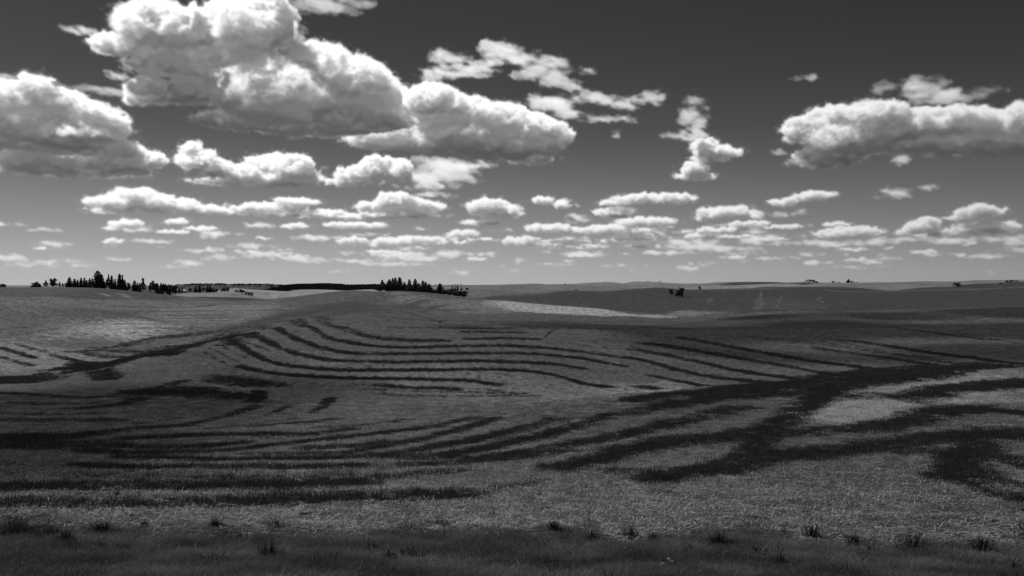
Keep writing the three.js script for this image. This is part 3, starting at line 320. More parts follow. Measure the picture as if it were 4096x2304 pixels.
const swaths = [
  [1, -89.8, -239.6, 3.19, -69.2, -195.5, 2.01, -58.6, -174.8, 1.62, -53.1, -168, 1.65, -48.6, -164.8, 2.06, -44.8, -163.9, 2.29, -41, -162.6, 2.11, -37, -160.7, 2, -33.3, -159.5, 2.01, -29.6, -158.3, 2.09, -26, -157.5, 2.26, -22.5, -157.2, 2.39, -19.2, -157.7, 2.28, -15.8, -158.5, 2.1, -12.5, -160.1, 2.02, -9.1, -161.5, 2.09, -5.6, -162.3, 2.13, -2.1, -163, 2.15, 1.4, -163.8, 2.26, 5, -164.1, 2.43, 8.5, -163.6, 2.16, 11.6, -159.7, 1.56, 14.4, -154.8, 2.05, 17.6, -153.1, 2.9],
  [1, -93, -261.7, 2.52, -68.6, -204.9, 4.15, -61.5, -195.6, 1.87, -54.3, -184, 1.79, -48.8, -177.3, 1.82, -44.2, -174.1, 1.73, -39.7, -170.2, 1.74, -35.7, -168.1, 1.98, -31.8, -166.7, 2.07, -28.1, -165.9, 2.16, -24.5, -165.5, 2.22, -21, -166.3, 2.25, -17.6, -167.4, 2.28, -14.1, -168.8, 2.32, -10.6, -170.1, 2.35, -7, -171.1, 2.43, -3.4, -171.4, 2.44, 0.3, -172.4, 2.32, 4, -174.1, 2.28, 7.8, -175.9, 2.39, 11.6, -177, 2.56, 15.2, -175.4, 2.33],
  [1, -96.1, -287.4, 9.63, -81.3, -260, 2.59, -62.2, -213.5, 1.86, -54.2, -199.6, 2.43, -47.3, -188.1, 1.93, -41.6, -181, 2.02, -36.9, -177.1, 2.09, -32.7, -175.4, 2.47, -28.8, -175.4, 2.74, -25, -176, 2.86, -21.3, -177, 2.78, -17.5, -178.3, 2.69, -13.7, -179.4, 2.65, -9.8, -180.5, 2.66, -5.8, -181.5, 2.64, -1.9, -182.9, 2.59, 2.2, -184.6, 2.61, 6.3, -186.5, 2.72, 10.5, -188, 2.85, 14.7, -188.8, 2.92, 18.7, -188, 2.63, 22.5, -185.6, 2.13, 25.9, -181.8, 1.88],
  [0.95, -101.7, -329.9, 5.04, -87.2, -304.1, 9.07, -65.3, -246, 3.05, -52.6, -214.2, 1.6, -45.5, -201.1, 2.42, -39.8, -194.3, 2.88, -34.5, -188.3, 3.15, -30.1, -186.2, 3.66, -26.1, -186.7, 3.5, -22.1, -187.5, 3.25, -18.1, -188.8, 3.14, -14.1, -190.1, 3.18, -10, -191.2, 3.25, -5.9, -192.7, 3.3, -1.7, -194.5, 3.28, 2.6, -196.7, 3.42, 6.9, -198, 3.53, 11.3, -198.9, 3.53, 15.6, -199, 3.44, 19.9, -198.3, 3.2, 23.9, -196.4, 2.79, 27.8, -193.9, 2.48, 31.5, -191, 1.87, 34.6, -185.5, 1.05, 36.5, -176.5, 1.11],
  [0.7, -91.8, -336, 4.15, -77, -304.8, 8.01, -57.2, -243.4, 2.95, -49.1, -228.8, 4.48, -41.8, -214.1, 2.94, -36, -205.8, 3.63, -31.2, -202.1, 4.53, -26.7, -200.2, 5, -22.6, -200.1, 5.1, -18.4, -200.2, 5.12],
  [1, -54.5, -157.9, 1.77, -50.5, -156.1, 1.86, -46.8, -154.9, 2.03, -43.4, -154.9, 2.1, -39.9, -154.3, 2.07, -36.2, -153.1, 2.01, -32.6, -151.9, 1.97, -29.1, -150.6, 1.9, -25.6, -149.6, 1.79, -22.3, -149.1, 1.67, -19, -149.3, 1.65, -15.8, -149.9, 1.71, -12.6, -150.6, 1.78, -9.3, -151.1, 1.84, -6, -150.2, 1.79, -2.7, -148.7, 1.86],
  [0.6, -24.5, -143.4, 1.85, -21.5, -142.7, 1.79, -18.6, -142.3, 1.83, -15.8, -142.6, 1.87, -13, -143, 2.01, -10.1, -142.9, 2.2],
  [0.8, -12.4, -224.6, 4.43, -7.7, -226.4, 4.61, -3, -228.8, 4.7, 1.8, -231.2, 4.68],
  [0.9, -11.3, -204.7, 3.4, -6.9, -207, 3.39, -2.4, -210.2, 3.47, 2.2, -212.4, 3.57, 7, -214.9, 3.49],
  [0.9, -15.8, -189.7, 1.7, -12.8, -190.5, 1.72, -9.9, -191.3, 1.74, -6.9, -192.4, 1.78],
  [0.8, -45, -327.1, 8.59, -47, -381.4, 5.14, -43.8, -407.1, 6.67],
  [0.8, -35.5, -309.8, 2.89, -35.4, -361.8, 3.65, -30, -377, 3.9],
  [0.6, -28, -330, 5.84, -25.2, -346.1, 4.7, -21, -347.9, 11.21],
  [0.8, -80.5, -412.2, 10.82, -58.6, -337.6, 2.1, -47.9, -314.7, 2.37, -39.6, -302.7, 1.5, -31, -283.4, 2.03, -23, -259.5, 1.28],
  [0.5, -74.6, -460.7, 2.8, -79.8, -438.8, 2.52, -86.4, -426.9, 3.29],
  [0.5, -62.8, -451.1, 2.44, -66.9, -433.4, 2.67, -71, -419, 3.11, -76, -411.1, 3.79],
  [0.4, -49.7, -433.4, 2.53, -53, -399.2, 2.35, -51.8, -346.1, 2.81],
  [0.7, -81.4, -348.2, 14.3, -72.9, -335.2, 12.51, -64.6, -321.1, 14.05, -58.1, -314.6, 16.62],
  [0.5, -79.7, -351.4, 21.46, -71, -345.2, 20.37, -62.4, -337.9, 19.24],
  [0.5, 4.9, -194.4, 1.78, 7.2, -199.8, 1.93],
  [1, 9.1, -221.6, 0.39, 13.4, -251.3, 0.65],
  [1, -85.9, -417.5, 10.96, -78.5, -346.9, 9.11, -86, -348, 26.1, -92.9, -347, 19.47, -98.1, -339.9, 5.5, -100.5, -325.3, 7.51, -99.2, -300.9, 7.9, -95.8, -273.7, 6.52, -98.3, -265.3, 4.48, -101.2, -258.5, 6.94, -104.5, -253.4, 8.4, -108.4, -249.9, 8.22, -112.1, -246.6, 4.11, -113.4, -238.6, 3.32, -112.9, -227.8, 3.18],
  [0.9, -90.8, -303.2, 7.96, -85.2, -266, 3.53, -88.6, -259.4, 2.49, -87.9, -242.8, 3.39, -87.1, -227.5, 5.97, -85.8, -212.6, 2.62, -90.1, -211.9, 14.21, -93.2, -208.9, 6.6, -94.5, -202.3, 5.31, -82.9, -169.6, 4.45, -83.1, -163, 2.66],
  [0.7, -70, -340.3, 18.91, -75.5, -339, 18.73, -81.4, -340, 18.25, -87.3, -340.5, 16.61, -92.5, -338.4, 15.38],
  [0.5, -94.5, -315.4, 7.51, -93, -290.5, 7.63, -91, -267.2, 4.3, -92.8, -257, 4.73, -91, -238.9, 3.74, -88.5, -220.6, 5.79, -93.1, -220.7, 11.27],
  [0.6, -95.1, -220.7, 5.9, -91.7, -221, 3.87, -91, -227.8, 3.31],
  [0.5, -93.2, -263.4, 9.83, -90.3, -261.9, 9.94],
  [0.5, -87.2, -269.1, 6.81, -86.7, -271.9, 7.14],
  [0.9, -73.3, -169.5, 4.74, -79.4, -175.9, 7.31, -94.7, -201.7, 6.41, -82.5, -169.2, 4.44, -82.1, -162.3, 3.95, -83.3, -158.9, 6.17, -88.5, -163.1, 9.58],
  [0.7, -84.4, -156, 3.8, -86.3, -155.4, 2.79, -87.1, -153, 1.42],
  [0.6, -97.1, -147, 10.06, -93.5, -145.4, 9.74, -89.6, -143.2, 9.39],
  [0.6, -80, -152.7, 3.33, -73.5, -143.3, 3.61],
  [0.4, -92.5, -155, 2.59, -88.8, -150.9, 2.34],
  [0.5, -115.5, -210.7, 3.08, -109.8, -206.4, 3.22, -104.7, -203.1, 3.79, -100.1, -200.6, 4.9],
  [0.6, -118.3, -209.2, 1.82, -116.1, -213.4, 2.38, -112.9, -216.2, 3.92, -107.7, -215.2, 3.92, -102.2, -213.5, 3.86, -96.2, -210.5, 3.89],
  [0.5, -116.4, -220.8, 3.17, -113.2, -223.7, 2.85, -110.5, -227.8, 1.61, -109, -234.9, 1.65],
  [0.9, -181.3, -362, 5.09, -174.8, -364.1, 5.37, -168.5, -366.7, 5.51, -162.6, -370.7, 4.64, -158.2, -378.6, 2.99, -157.7, -397.1, 3.45, -157.8, -419, 3.58],
  [0.7, -159.8, -336.8, 3.03, -154.8, -341.7, 3.2, -149.7, -346.6, 3.62, -144, -350.9, 4.3, -138, -354.6, 4.93, -132.1, -359.3, 4.6, -128, -369.6, 4.37, -122.7, -377.8, 6.03, -115.6, -380.9, 8.2, -106.9, -379, 10.87],
  [0.6, -144.6, -328.9, 3.57, -138.8, -332.2, 3.59, -132.7, -335.4, 3.59, -126.5, -338.2, 3.53, -120, -340.9, 3.47],
  [0.7, -134.9, -319.6, 3.57, -130.2, -322.5, 3.54, -125.4, -325.5, 3.48, -120.5, -328.4, 3.45, -115.4, -331.1, 3.46],
  [0.6, -151.5, -285.4, 2.16, -147.3, -288.4, 2.32, -142.6, -290.9, 2.8, -136.9, -291.1, 3.07, -131, -291.1, 3.31, -125.2, -291.1, 3.62, -120, -292.8, 3.68, -115.8, -297.3, 3.28, -111.8, -302.6, 2.98],
  [0.5, -131.2, -276.5, 2.7, -124.9, -275.9, 2.71, -118.5, -275, 2.73, -112.7, -275.7, 2.75, -106.9, -276.2, 2.93],
  [0.5, -139, -304.1, 3.4, -133.8, -305.5, 3.65, -128.6, -307.2, 3.76, -123.7, -309.7, 3.47, -119.1, -313.5, 3.2, -114.3, -316.9, 3.24],
  [0.6, -136.8, -305, 3.04, -147.7, -315.8, 2.98, -158.2, -324.4, 3.21, -167.6, -330.4, 3.61, -175.4, -332.7, 3.84],
  [0.5, -129.5, -300.5, 3.23, -138.5, -306.9, 3.01, -147.3, -312.2, 2.96, -155.9, -316.8, 2.94],
  [0.6, -183.5, -282.5, 1.13, -182.1, -288.9, 1.14, -180.7, -295.9, 1.15, -179.7, -304.1, 1.19, -177.7, -311.1, 1.46, -174.3, -316, 2.09],
  [0.5, -164.8, -253.6, 0.9, -163.1, -258, 0.91, -162.7, -264.8, 0.97, -163.7, -274.2, 1.05],
  [0.5, -151.2, -244.6, 0.74, -153.4, -256.7, 0.78, -151.4, -262.8, 0.82],
  [0.7, -135.2, -208.1, 2.33, -128.5, -202.4, 2.06, -122.3, -197.1, 2.04, -116.3, -191.9, 2.22],
  [0.5, -117, -200, 2.37, -111.9, -196.7, 2.34, -104.8, -189.5, 2.53, -90.3, -168, 6.72],
  [0.4, -123, -189.3, 1.62, -114.6, -182.1, 1.71, -105.1, -172.4, 1.88],
  [0.4, -138.2, -219.8, 1.87, -129, -211.3, 1.82, -122.1, -206.2, 1.82],
  [0.8, -236.9, -364.5, 2.32, -233, -370.2, 1.96, -230, -377.8, 1.6, -227.5, -386.6, 1.69],
  [0.5, -176.4, -409.5, 2.75, -172.7, -419.3, 3.18, -168.2, -428.1, 4.97, -162.6, -434.9, 8.81, -155.9, -439.2, 14.9, -147.2, -438.1, 14.11, -137.2, -432.7, 10.01],
  [-0.5, -151.1, -263, 0.97, -141.8, -253.7, 0.91, -133.8, -246.4, 0.91],
  [-0.5, -150.6, -266.6, 0.98, -141, -256.7, 0.91, -132.7, -248.6, 0.88],
  [-0.5, -150.1, -270.3, 0.99, -140.2, -259.7, 0.91, -131.5, -250.6, 0.85],
  [-0.5, -149.5, -274, 1.01, -139.3, -262.6, 0.91, -130.2, -252.6, 0.84],
  [-0.5, -148.8, -277.7, 1.01, -138.4, -265.5, 0.92, -128.8, -254.4, 0.83],
  [-0.5, -148.1, -281.4, 1.01, -137.4, -268.4, 0.93, -127.4, -256.1, 0.82],
  [-0.5, -147.2, -285, 0.98, -136.3, -271.3, 0.93, -125.9, -257.8, 0.82],
  [-0.5, -146.2, -288.4, 0.98, -135.2, -274.2, 0.93, -124.3, -259.5, 0.82],
  [-0.5, -145.2, -291.9, 1, -134, -277.1, 0.93, -122.7, -261.1, 0.82],
  [-0.5, -144.2, -295.6, 1.04, -132.7, -279.9, 0.93, -121.1, -262.7, 0.83],
  [-0.5, -143.1, -299.4, 1.07, -131.4, -282.7, 0.94, -119.5, -264.4, 0.83],
  [-0.35, -216.7, -339.1, 0.95, -198.1, -316.2, 0.83],
  [-0.45, -211.1, -335.1, 0.9, -190.9, -309.3, 0.78],
  [-0.35, -210.8, -337.7, 0.95, -194.3, -318, 0.85],
  [-0.45, -205.5, -334.7, 0.89, -185.1, -308.4, 0.76],
  [-0.35, -208.3, -342.9, 0.95, -189.4, -319.2, 0.82],
  [-0.7, -229, -462.1, 4.01, -205.8, -424.1, 3.03],
  [-0.6, -232.9, -445.5, 3.64, -217.4, -426.5, 2.88],
  [-0.6, -228.3, -441.8, 3.17, -220.8, -430.9, 2.74],
  [0.5, -57.8, -88.9, 4.13, -55.7, -88.5, 4.12, -53.7, -88.1, 4.16, -51.9, -88, 4.2, -50.4, -88.5, 4.11, -48.9, -89, 4.36, -47.2, -89.1, 4.46, -45.4, -89, 4.43],
  [0.7, -41.4, -75.1, 1.24, -40.6, -76.5, 1.27, -39.8, -78, 0.94, -39.2, -80.2, 1.01, -38.6, -82.3, 1.28, -37.6, -83.9, 1.62, -36.6, -85.8, 1.48, -35.7, -87.9, 1.24, -35.3, -91.6, 1.25, -35.1, -95.9, 1.36, -35.3, -102.3, 1.61, -35.8, -109.9, 1.85],
  [0.7, -41.2, -86.3, 0.9, -40.4, -87.9, 0.68, -39.8, -90.2, 0.69, -39.5, -93.6, 0.7],
  [0.5, -56.6, -103.9, 3.33, -55.6, -105.6, 3.41, -54.6, -107.3, 2.45, -54.5, -110.7, 2.51, -55, -115.8, 2.5],
  [0.5, -56.3, -125.6, 9.34, -53.9, -125.9, 9.27, -51.5, -125.9, 8.84, -48.5, -124.5, 8.5, -45.5, -123.2, 8.46],
  [0.5, -50.6, -143.8, 7.9, -48.4, -142.7, 8.06, -46.1, -141.6, 8.23],
  [0.5, -38, -115.9, 2.12, -42.3, -132, 1.96],
  [0.3, -58, -133.6, 2.27, -57.8, -138.7, 2.2],
  [0.6, -26, -101.8, 0.91, -26.7, -110.8, 1.15, -29.3, -127.5, 1.13],
  [0.5, -31, -83.9, 0.45, -31, -88.1, 0.47, -30.7, -92, 0.51, -30.3, -96.1, 0.56, -31.1, -104.1, 0.68, -32, -113.5, 0.77],
  [0.8, -28.1, -85.2, 1.24, -26.8, -87, 1.3, -25.4, -88.7, 1.46, -23.8, -90.3, 1.41, -22.5, -92.7, 1.18, -21.1, -95.5, 1.16],
  [0.5, -31.9, -82.4, 0.89, -30.9, -84, 0.96, -29.9, -85.6, 0.87, -28.9, -87.7, 0.73, -28, -90, 0.79, -26.9, -92.2, 0.9, -25.9, -94.6, 0.94],
  [0.9, -48.3, -72.4, 5.43, -46.7, -72.4, 5.43, -45.1, -72.4, 5.42, -43.6, -72.6, 5.39, -42.2, -72.8, 4.45, -41.3, -74.2, 2.92, -40.5, -75.6, 2.74, -39.7, -77.3, 2.44, -38.9, -79.1, 2.43, -38, -80.9, 2.72, -37, -82.7, 2.89, -36, -84.7, 2.89],
  [0.7, -45, -67.5, 4.01, -44.1, -68.2, 4.04, -43.2, -68.9, 5.06, -41.7, -68.7, 5.09, -40.1, -68.4, 5.1, -38.7, -68.4, 5.13, -37.3, -68.4, 5.13],
  [0.9, -35.8, -72.3, 2.02, -34.7, -73.3, 2.07, -33.7, -74.3, 2.25, -32.5, -75.1, 2.56, -31.2, -75.8, 2.74, -29.9, -76.5, 2.82, -28.6, -77.1, 2.9, -27.2, -77.8, 2.97, -25.8, -78.4, 3.2, -24.2, -78.5, 3.3, -22.6, -78.5, 3.28, -21, -78.7, 2.6, -19.9, -80.6, 1.8, -18.7, -82.5, 1.89, -17.4, -84.5, 2.01],
  [0.9, -33.4, -67.5, 2.2, -31.9, -67.4, 2.2, -30.3, -67.4, 2.21, -28.9, -67.6, 2.12, -27.7, -68.2, 2.01, -26.4, -68.9, 1.83, -25.3, -70, 1.51, -24.3, -71.5, 1.4],
  [0.8, -35.1, -64.2, 2.2, -33.5, -63.9, 2.2, -32, -63.5, 2.23, -30.7, -63.6, 2.22, -29.4, -63.9, 2.19, -28.2, -64.2, 2.2, -26.9, -64.5, 2.21, -25.7, -64.8, 2.04, -24.6, -65.6, 1.69, -23.6, -66.7, 1.47, -22.7, -68.1, 1.31, -21.7, -69.7, 1.32, -20.7, -71.3, 1.37, -19.6, -73, 1.42, -18.5, -74.8, 1.47, -17.4, -76.7, 1.5, -16.2, -78.7, 1.55],
  [0.95, -30.6, -61.4, 1.81, -29.2, -61.2, 1.8, -27.8, -61, 1.8, -26.5, -60.8, 1.79, -25.1, -60.6, 1.79, -23.8, -60.5, 1.78, -22.6, -60.7, 1.74, -21.5, -61, 1.73, -20.3, -61.3, 1.72, -19.1, -61.7, 1.71, -18, -62.1, 1.7, -16.8, -62.5, 1.7, -15.6, -62.9, 1.67, -14.4, -63.5, 1.65, -13.2, -64.1, 1.67],
  [0.95, -31, -56.8, 1.73, -29.7, -56.6, 1.73, -28.4, -56.4, 1.72, -27.1, -56.2, 1.73, -26, -56.4, 1.72, -24.9, -56.6, 1.72, -23.8, -56.9, 1.74, -22.7, -57.1, 1.75, -21.5, -57.2, 1.76, -20.4, -57.4, 1.76, -19.2, -57.6, 1.74, -18.1, -57.8, 1.72, -16.9, -58.2, 1.7, -15.8, -58.5, 1.7, -14.6, -58.9, 1.69, -13.5, -59.3, 1.68, -12.3, -59.7, 1.69],
  [0.4, -29.5, -52.3, 1.96, -28.4, -52.4, 1.97, -27.4, -52.5, 1.98, -26.3, -52.6, 1.99, -25.2, -52.6, 1.99, -24, -52.4, 1.99, -22.9, -52.3, 1.99, -21.7, -52.2, 2, -20.7, -52.3, 1.98, -19.7, -52.6, 1.97, -18.6, -52.8, 1.97, -17.6, -53, 1.97, -16.6, -53.3, 1.95, -15.5, -53.6, 1.93, -14.5, -54, 1.94, -13.5, -54.4, 1.95, -12.4, -54.8, 1.97, -11.3, -55.2, 1.98],
  [0.5, -21.8, -64.2, 1.57, -20.5, -64.4, 1.57, -19.3, -64.7, 1.57, -18, -64.9, 1.54, -16.8, -65.3, 1.5, -15.5, -65.8, 1.49],
  [1, -31.6, -47.4, 3, -30.7, -47.5, 3.01, -29.7, -47.7, 3.02, -28.7, -47.8, 3.03, -27.8, -48, 3.03, -26.8, -48.1, 3.02, -25.9, -48.3, 3.02, -24.9, -48.5, 3.03, -23.9, -48.7, 3.05, -22.9, -48.9, 3.07, -21.9, -49, 3.08, -20.9, -49.2, 3.1, -19.9, -49.3, 3.12, -18.9, -49.5, 3.15, -17.9, -49.7, 3.17, -16.8, -49.9, 3.2, -15.8, -50.2, 3.18, -14.8, -50.5, 3.11, -13.8, -50.9, 3.11, -12.8, -51.4, 3.18, -11.8, -51.8, 3.23, -10.8, -52.3, 3.26],
  [1, -27.8, -41.7, 2.72, -27, -41.8, 2.75, -26.1, -41.9, 2.77, -25.3, -42, 2.78, -24.4, -42.2, 2.79, -23.6, -42.3, 2.79, -22.8, -42.5, 2.78, -21.9, -42.8, 2.77, -21.1, -43, 2.76, -20.3, -43.2, 2.76, -19.4, -43.4, 2.76, -18.5, -43.6, 2.76, -17.6, -43.7, 2.75, -16.8, -44, 2.75, -15.9, -44.2, 2.77, -15, -44.5, 2.84, -14.1, -44.8, 2.91, -13.2, -45.1, 2.96, -12.3, -45.5, 3.04, -11.4, -45.8, 3.19, -10.5, -46.1, 3.31, -9.5, -46.4, 3.34],
  [0.95, -11, -46.2, 3.04, -10, -46.4, 3.1, -9, -46.6, 3.14, -8, -46.8, 3.19, -7, -47, 3.27, -6, -47.2, 3.31, -4.9, -47.4, 3.3, -3.9, -47.6, 3.28],
  [0.5, -12.5, -52.5, 1.92, -11.6, -53.1, 1.96, -10.7, -53.7, 1.98, -9.7, -54.3, 2, -8.8, -54.9, 2.04, -7.8, -55.5, 2.07, -6.8, -56.2, 2.1, -5.8, -56.8, 2.16, -4.7, -57.5, 2.22],
  [0.4, -3.9, -47.8, 1.68, -3, -48.2, 1.68, -2, -48.7, 1.61, -1.1, -49.3, 1.45, -0.1, -50.2, 1.31, 1, -51.4, 1.27, 2, -52.7, 1.29],
  [0.9, -14, -66, 1.12, -13.2, -69.2, 1.22, -12.1, -71.4, 1.71, -10.9, -73.7, 1.7, -9.7, -76.4, 1.69, -8.3, -79.1, 1.74, -6.9, -82.3, 1.76, -5.4, -85.8, 1.8, -3.8, -90.3, 2.01, -2.1, -95.9, 2.22],
  [0.9, -17.9, -75.3, 1.71, -16.7, -77.1, 1.78, -15.4, -78.9, 1.84, -14.1, -80.9, 1.88, -12.7, -83, 1.97, -11.2, -85.1, 2.04, -9.7, -87.4, 2.12, -8, -89.9, 1.97, -6.4, -93.8, 1.86, -4.7, -98.2, 1.92],
  [0.7, -17.5, -68.6, 2.49, -16.3, -69.3, 2.47, -15.2, -70.2, 2.16, -14.1, -71.5, 1.6, -13.1, -73.6, 1.35, -12.1, -76, 1.37],
  [0.95, -10.7, -65.2, 1.66, -9.7, -67.1, 1.73, -8.6, -69.3, 1.78, -7.5, -71.6, 1.88, -6.3, -74.1, 2.16, -4.9, -76.2, 2.51, -3.4, -78, 2.67, -1.9, -80, 2.65, -0.3, -82.5, 2.81, 1.4, -85.1, 3.15, 3.2, -87.8, 3.39, 5, -90.4, 3.5],
  [0.95, -6, -65.7, 1.99, -4.7, -67.9, 2.1, -3.3, -70.4, 2.3, -1.9, -72.7, 2.48, -0.3, -74.6, 2.67, 1.4, -76.5, 2.8, 3.1, -78.6, 2.92, 4.9, -80.8, 2.87, 6.9, -83.7, 2.94, 9, -87, 3.2, 11.3, -90.6, 3.24],
  [0.9, -2.5, -64, 2.59, -1.2, -65.6, 2.81, 0.2, -67.1, 3.09, 1.6, -68.5, 3.18, 3, -69.9, 3.21, 4.6, -71.2, 3.23, 6.1, -72.6, 3.19, 7.8, -74.1, 3.29, 9.5, -75.4, 3.42, 11.2, -76.6, 3.25, 13.1, -78.5, 2.88, 15.2, -81.3, 2.82, 17.4, -84.3, 3.03],
  [1, 3.9, -59.2, 3.09, 5.2, -60.6, 3.08, 6.6, -62.2, 2.96, 8.1, -64.1, 3.03, 9.7, -65.9, 3.25, 11.3, -67.8, 3.29, 13.1, -69.9, 3.29, 15, -72.3, 3.37],
  [0.5, -10.5, -66, 3.96, -9.2, -65.8, 3.94, -7.9, -65.6, 3.98, -6.7, -66, 3.76, -5.5, -66.5, 3.74],
  [0.5, 8, -56.3, 2.78, 9.2, -56, 2.78, 10.3, -55.7, 2.8, 11.5, -55.6, 2.81],
  [1, 16.2, -103.1, 3.36, 18.6, -104.4, 3.48, 21.1, -105.8, 3.69, 23.6, -106.7, 3.63, 26.2, -107.8, 3.6, 28.9, -109.2, 3.98, 31.7, -110.8, 5.41, 34.5, -112.1, 7.69, 37.4, -113.3, 7.91, 40.2, -114.3, 8.06, 43, -115.3, 7.26, 46.8, -118.6, 6.74],
  [1, 67, -161.1, 10.57, 71.6, -163.6, 11.52, 75.4, -164.2, 12.21, 79.2, -164.6, 12.32, 82.8, -164.7, 12.34, 86.5, -165, 12.3, 90.4, -165.5, 7.87, 93.8, -165.2, 7.77, 96.9, -164.4, 11.96],
  [0.9, 14.4, -91.7, 3.67, 16.7, -94.6, 4.01, 19.1, -96.7, 4.4, 21.6, -98.9, 4.51, 24.1, -101.1, 4.61, 26.6, -102.9, 4.47, 29.3, -104.8, 4.38, 32, -106.9, 4.8, 34.8, -108.6, 5.53, 37.6, -110.4, 6.26],
  [1, 23.8, -72.9, 2.53, 26.9, -78.9, 2.86, 30.2, -84.6, 3.19, 34.1, -91.2, 3.46, 38.4, -98.5, 3.78, 43, -106.1, 4.41, 47.3, -111.9, 5.18, 51.8, -117.4, 5.96, 55.8, -121.1, 6.62],
  [0.8, 45.1, -108.7, 5.19, 48.7, -111.6, 5.74, 52.4, -114.6, 6.46, 56.1, -117.1, 7.13, 59.8, -119.5, 7.62, 63.6, -121.7, 7.36, 68.4, -125.8, 7.24],
  [0.9, 15.6, -80.8, 3.07, 17.6, -83, 3.23, 19.6, -85.2, 3.41, 21.8, -87.6, 3.69, 24, -89.9, 3.95, 26.3, -92.2, 4.08],
  [0.6, 31.2, -102.6, 4.17, 33.4, -103.7, 4.38, 35.5, -104.1, 4.63, 37.3, -103.7, 4.5],
  [1, 34.6, -75.5, 4.49, 36.7, -76.6, 4.64, 38.8, -77.7, 4.54, 41.4, -79.8, 4.44, 44.4, -82.6, 4.8, 47.1, -84.5, 5.35, 49.6, -85.9, 6.36, 50.8, -85.1, 4.71, 51.8, -83.9, 3.74, 52.7, -82.6, 3.47, 53.5, -81.3, 3.45],
  [0.9, 48.5, -97.8, 5.08, 49.9, -96.7, 5.57, 54.2, -101.3, 5.06, 57.7, -103.9, 6.05, 60.4, -104.8, 6.52, 63, -105.7, 6.49, 65.7, -106.6, 6.5, 68.5, -107.5, 6.53, 71.3, -108.4, 6.59],
  [0.6, 47.5, -93.7, 2.46, 47.9, -92.1, 2.42, 48.4, -90.5, 2.38],
  [0.9, 9.9, -66.8, 3.6, 11.4, -68.1, 3.79, 13, -69.2, 4, 14.7, -70.3, 4.11, 16.4, -71.3, 4.38, 18, -71.9, 4.62, 19.6, -72.5, 4.56, 21.4, -73.4, 4.17, 23.4, -75, 4.03, 25.4, -76.7, 4.2],
  [0.8, 23.5, -73, 3.99, 25.2, -73.3, 4.01, 26.8, -73.6, 4.05, 28.5, -73.8, 4.09, 30, -73.8, 4.07, 31.5, -73.7, 4.03, 33.3, -74.1, 3.95, 35.1, -74.6, 3.96],
  [0.5, 38.4, -96.9, 4.31, 41.1, -98.4, 4.4, 43.8, -99.7, 4.78, 46.1, -100.1, 5.1],
  [1, 10.2, -53.2, 3.2, 11.5, -53.9, 3.27, 12.8, -54.7, 3.34, 14.2, -55.6, 3.4, 15.6, -56.5, 3.25, 17.2, -57.9, 3.03, 19, -59.8, 3.38, 20.6, -60.7, 4, 22.1, -61.4, 4.19, 23.7, -62, 4.24, 25.2, -62.7, 4.27, 26.8, -63.3, 4.23, 28.5, -64, 4.14, 30.3, -64.9, 4.13, 32.1, -65.8, 4.2, 33.9, -66.6, 4.28, 35.7, -67.3, 4.38, 37.5, -68, 4.53, 39.2, -68.5, 4.65, 41, -69, 4.84, 42.5, -69.1, 4.99, 44, -69.2, 5.03, 45.5, -69.2, 5.07],
  [0.8, 15.3, -57.3, 2.36, 17.2, -60.1, 2.5, 19.2, -63.1, 2.32, 21.8, -68.4, 2.21, 24.9, -75.1, 2.35],
  [1, 27.9, -50, 2.15, 31.1, -54.5, 2.38, 34.7, -59.4, 2.7, 38.4, -64.1, 2.99],
  [1, 29.4, -50.7, 1.38, 28.2, -47.6, 1.25, 27.8, -45.7, 1.2, 28, -44.8, 1.54, 28.6, -44.4, 2.66, 29.1, -44, 2.7],
  [0.9, 31.3, -53.1, 1.39, 30.3, -50, 1.31, 30.4, -48.7, 1.28, 30.6, -47.7, 1.25, 31, -46.8, 1.23],
  [0.7, 29.1, -53.6, 1.14, 28.4, -50.6, 1, 27.7, -48, 0.88],
  [0.8, 33.6, -57.8, 4.22, 34.6, -57.6, 3.8, 35.4, -56.8, 1.49, 35, -54.6, 1.43, 34.8, -52.6, 1.38],
  [0.5, 30.5, -62.4, 3.94, 31.7, -62.1, 3.42, 32.5, -61.1, 1.4, 32.5, -58.8, 1.33],
  [0.9, 51.5, -233, 4.53, 54.7, -226.3, 4.16, 57.7, -220.1, 4.11, 60.7, -214.8, 4.05, 63.6, -209.9, 3.83, 66.5, -205.4, 3.5, 69.1, -200.8, 3.07, 71.5, -196.1, 2.77, 73.7, -191.4, 2.92, 76, -187.2, 2.59, 77.6, -182, 2.39, 78.8, -176.3, 2.39, 79.9, -170.9, 2.41, 80.8, -165.5, 2.35],
  [0.9, 38.3, -218.9, 4.84, 42, -214.8, 4.56, 45.4, -210.7, 3.85, 48.5, -205.6, 3.09, 51.4, -200.8, 3.26, 54.5, -197.2, 3.6, 57.4, -193.6, 3.47, 60.1, -189.8, 3.16, 62.5, -185.6, 2.71, 64.6, -180.8, 2.23, 66.3, -175.7, 2.14, 67.8, -170.6, 2.31, 69.9, -167.3, 2.77, 71.7, -163.5, 2.53],
  [0.9, 32.5, -207.6, 3.34, 35.8, -202.7, 3.35, 39.1, -198.7, 3.04, 42, -193.7, 2.48, 44.6, -188.3, 2.23, 46.9, -182.8, 2.08, 49, -177.2, 2.44, 51.4, -173.2, 2.89, 53.7, -169.3, 2.87, 55.9, -165.8, 2.86, 58.1, -162.4, 2.87],
  [0.8, 28.7, -194.6, 2.88, 32.1, -190.1, 2.39, 35, -184.2, 1.8, 37.5, -177.4, 1.73, 39.6, -170.1, 1.86, 42.1, -165.6, 2.72, 44.8, -162.6, 3.28, 47.5, -159.7, 3.35, 50, -156.6, 3.61],
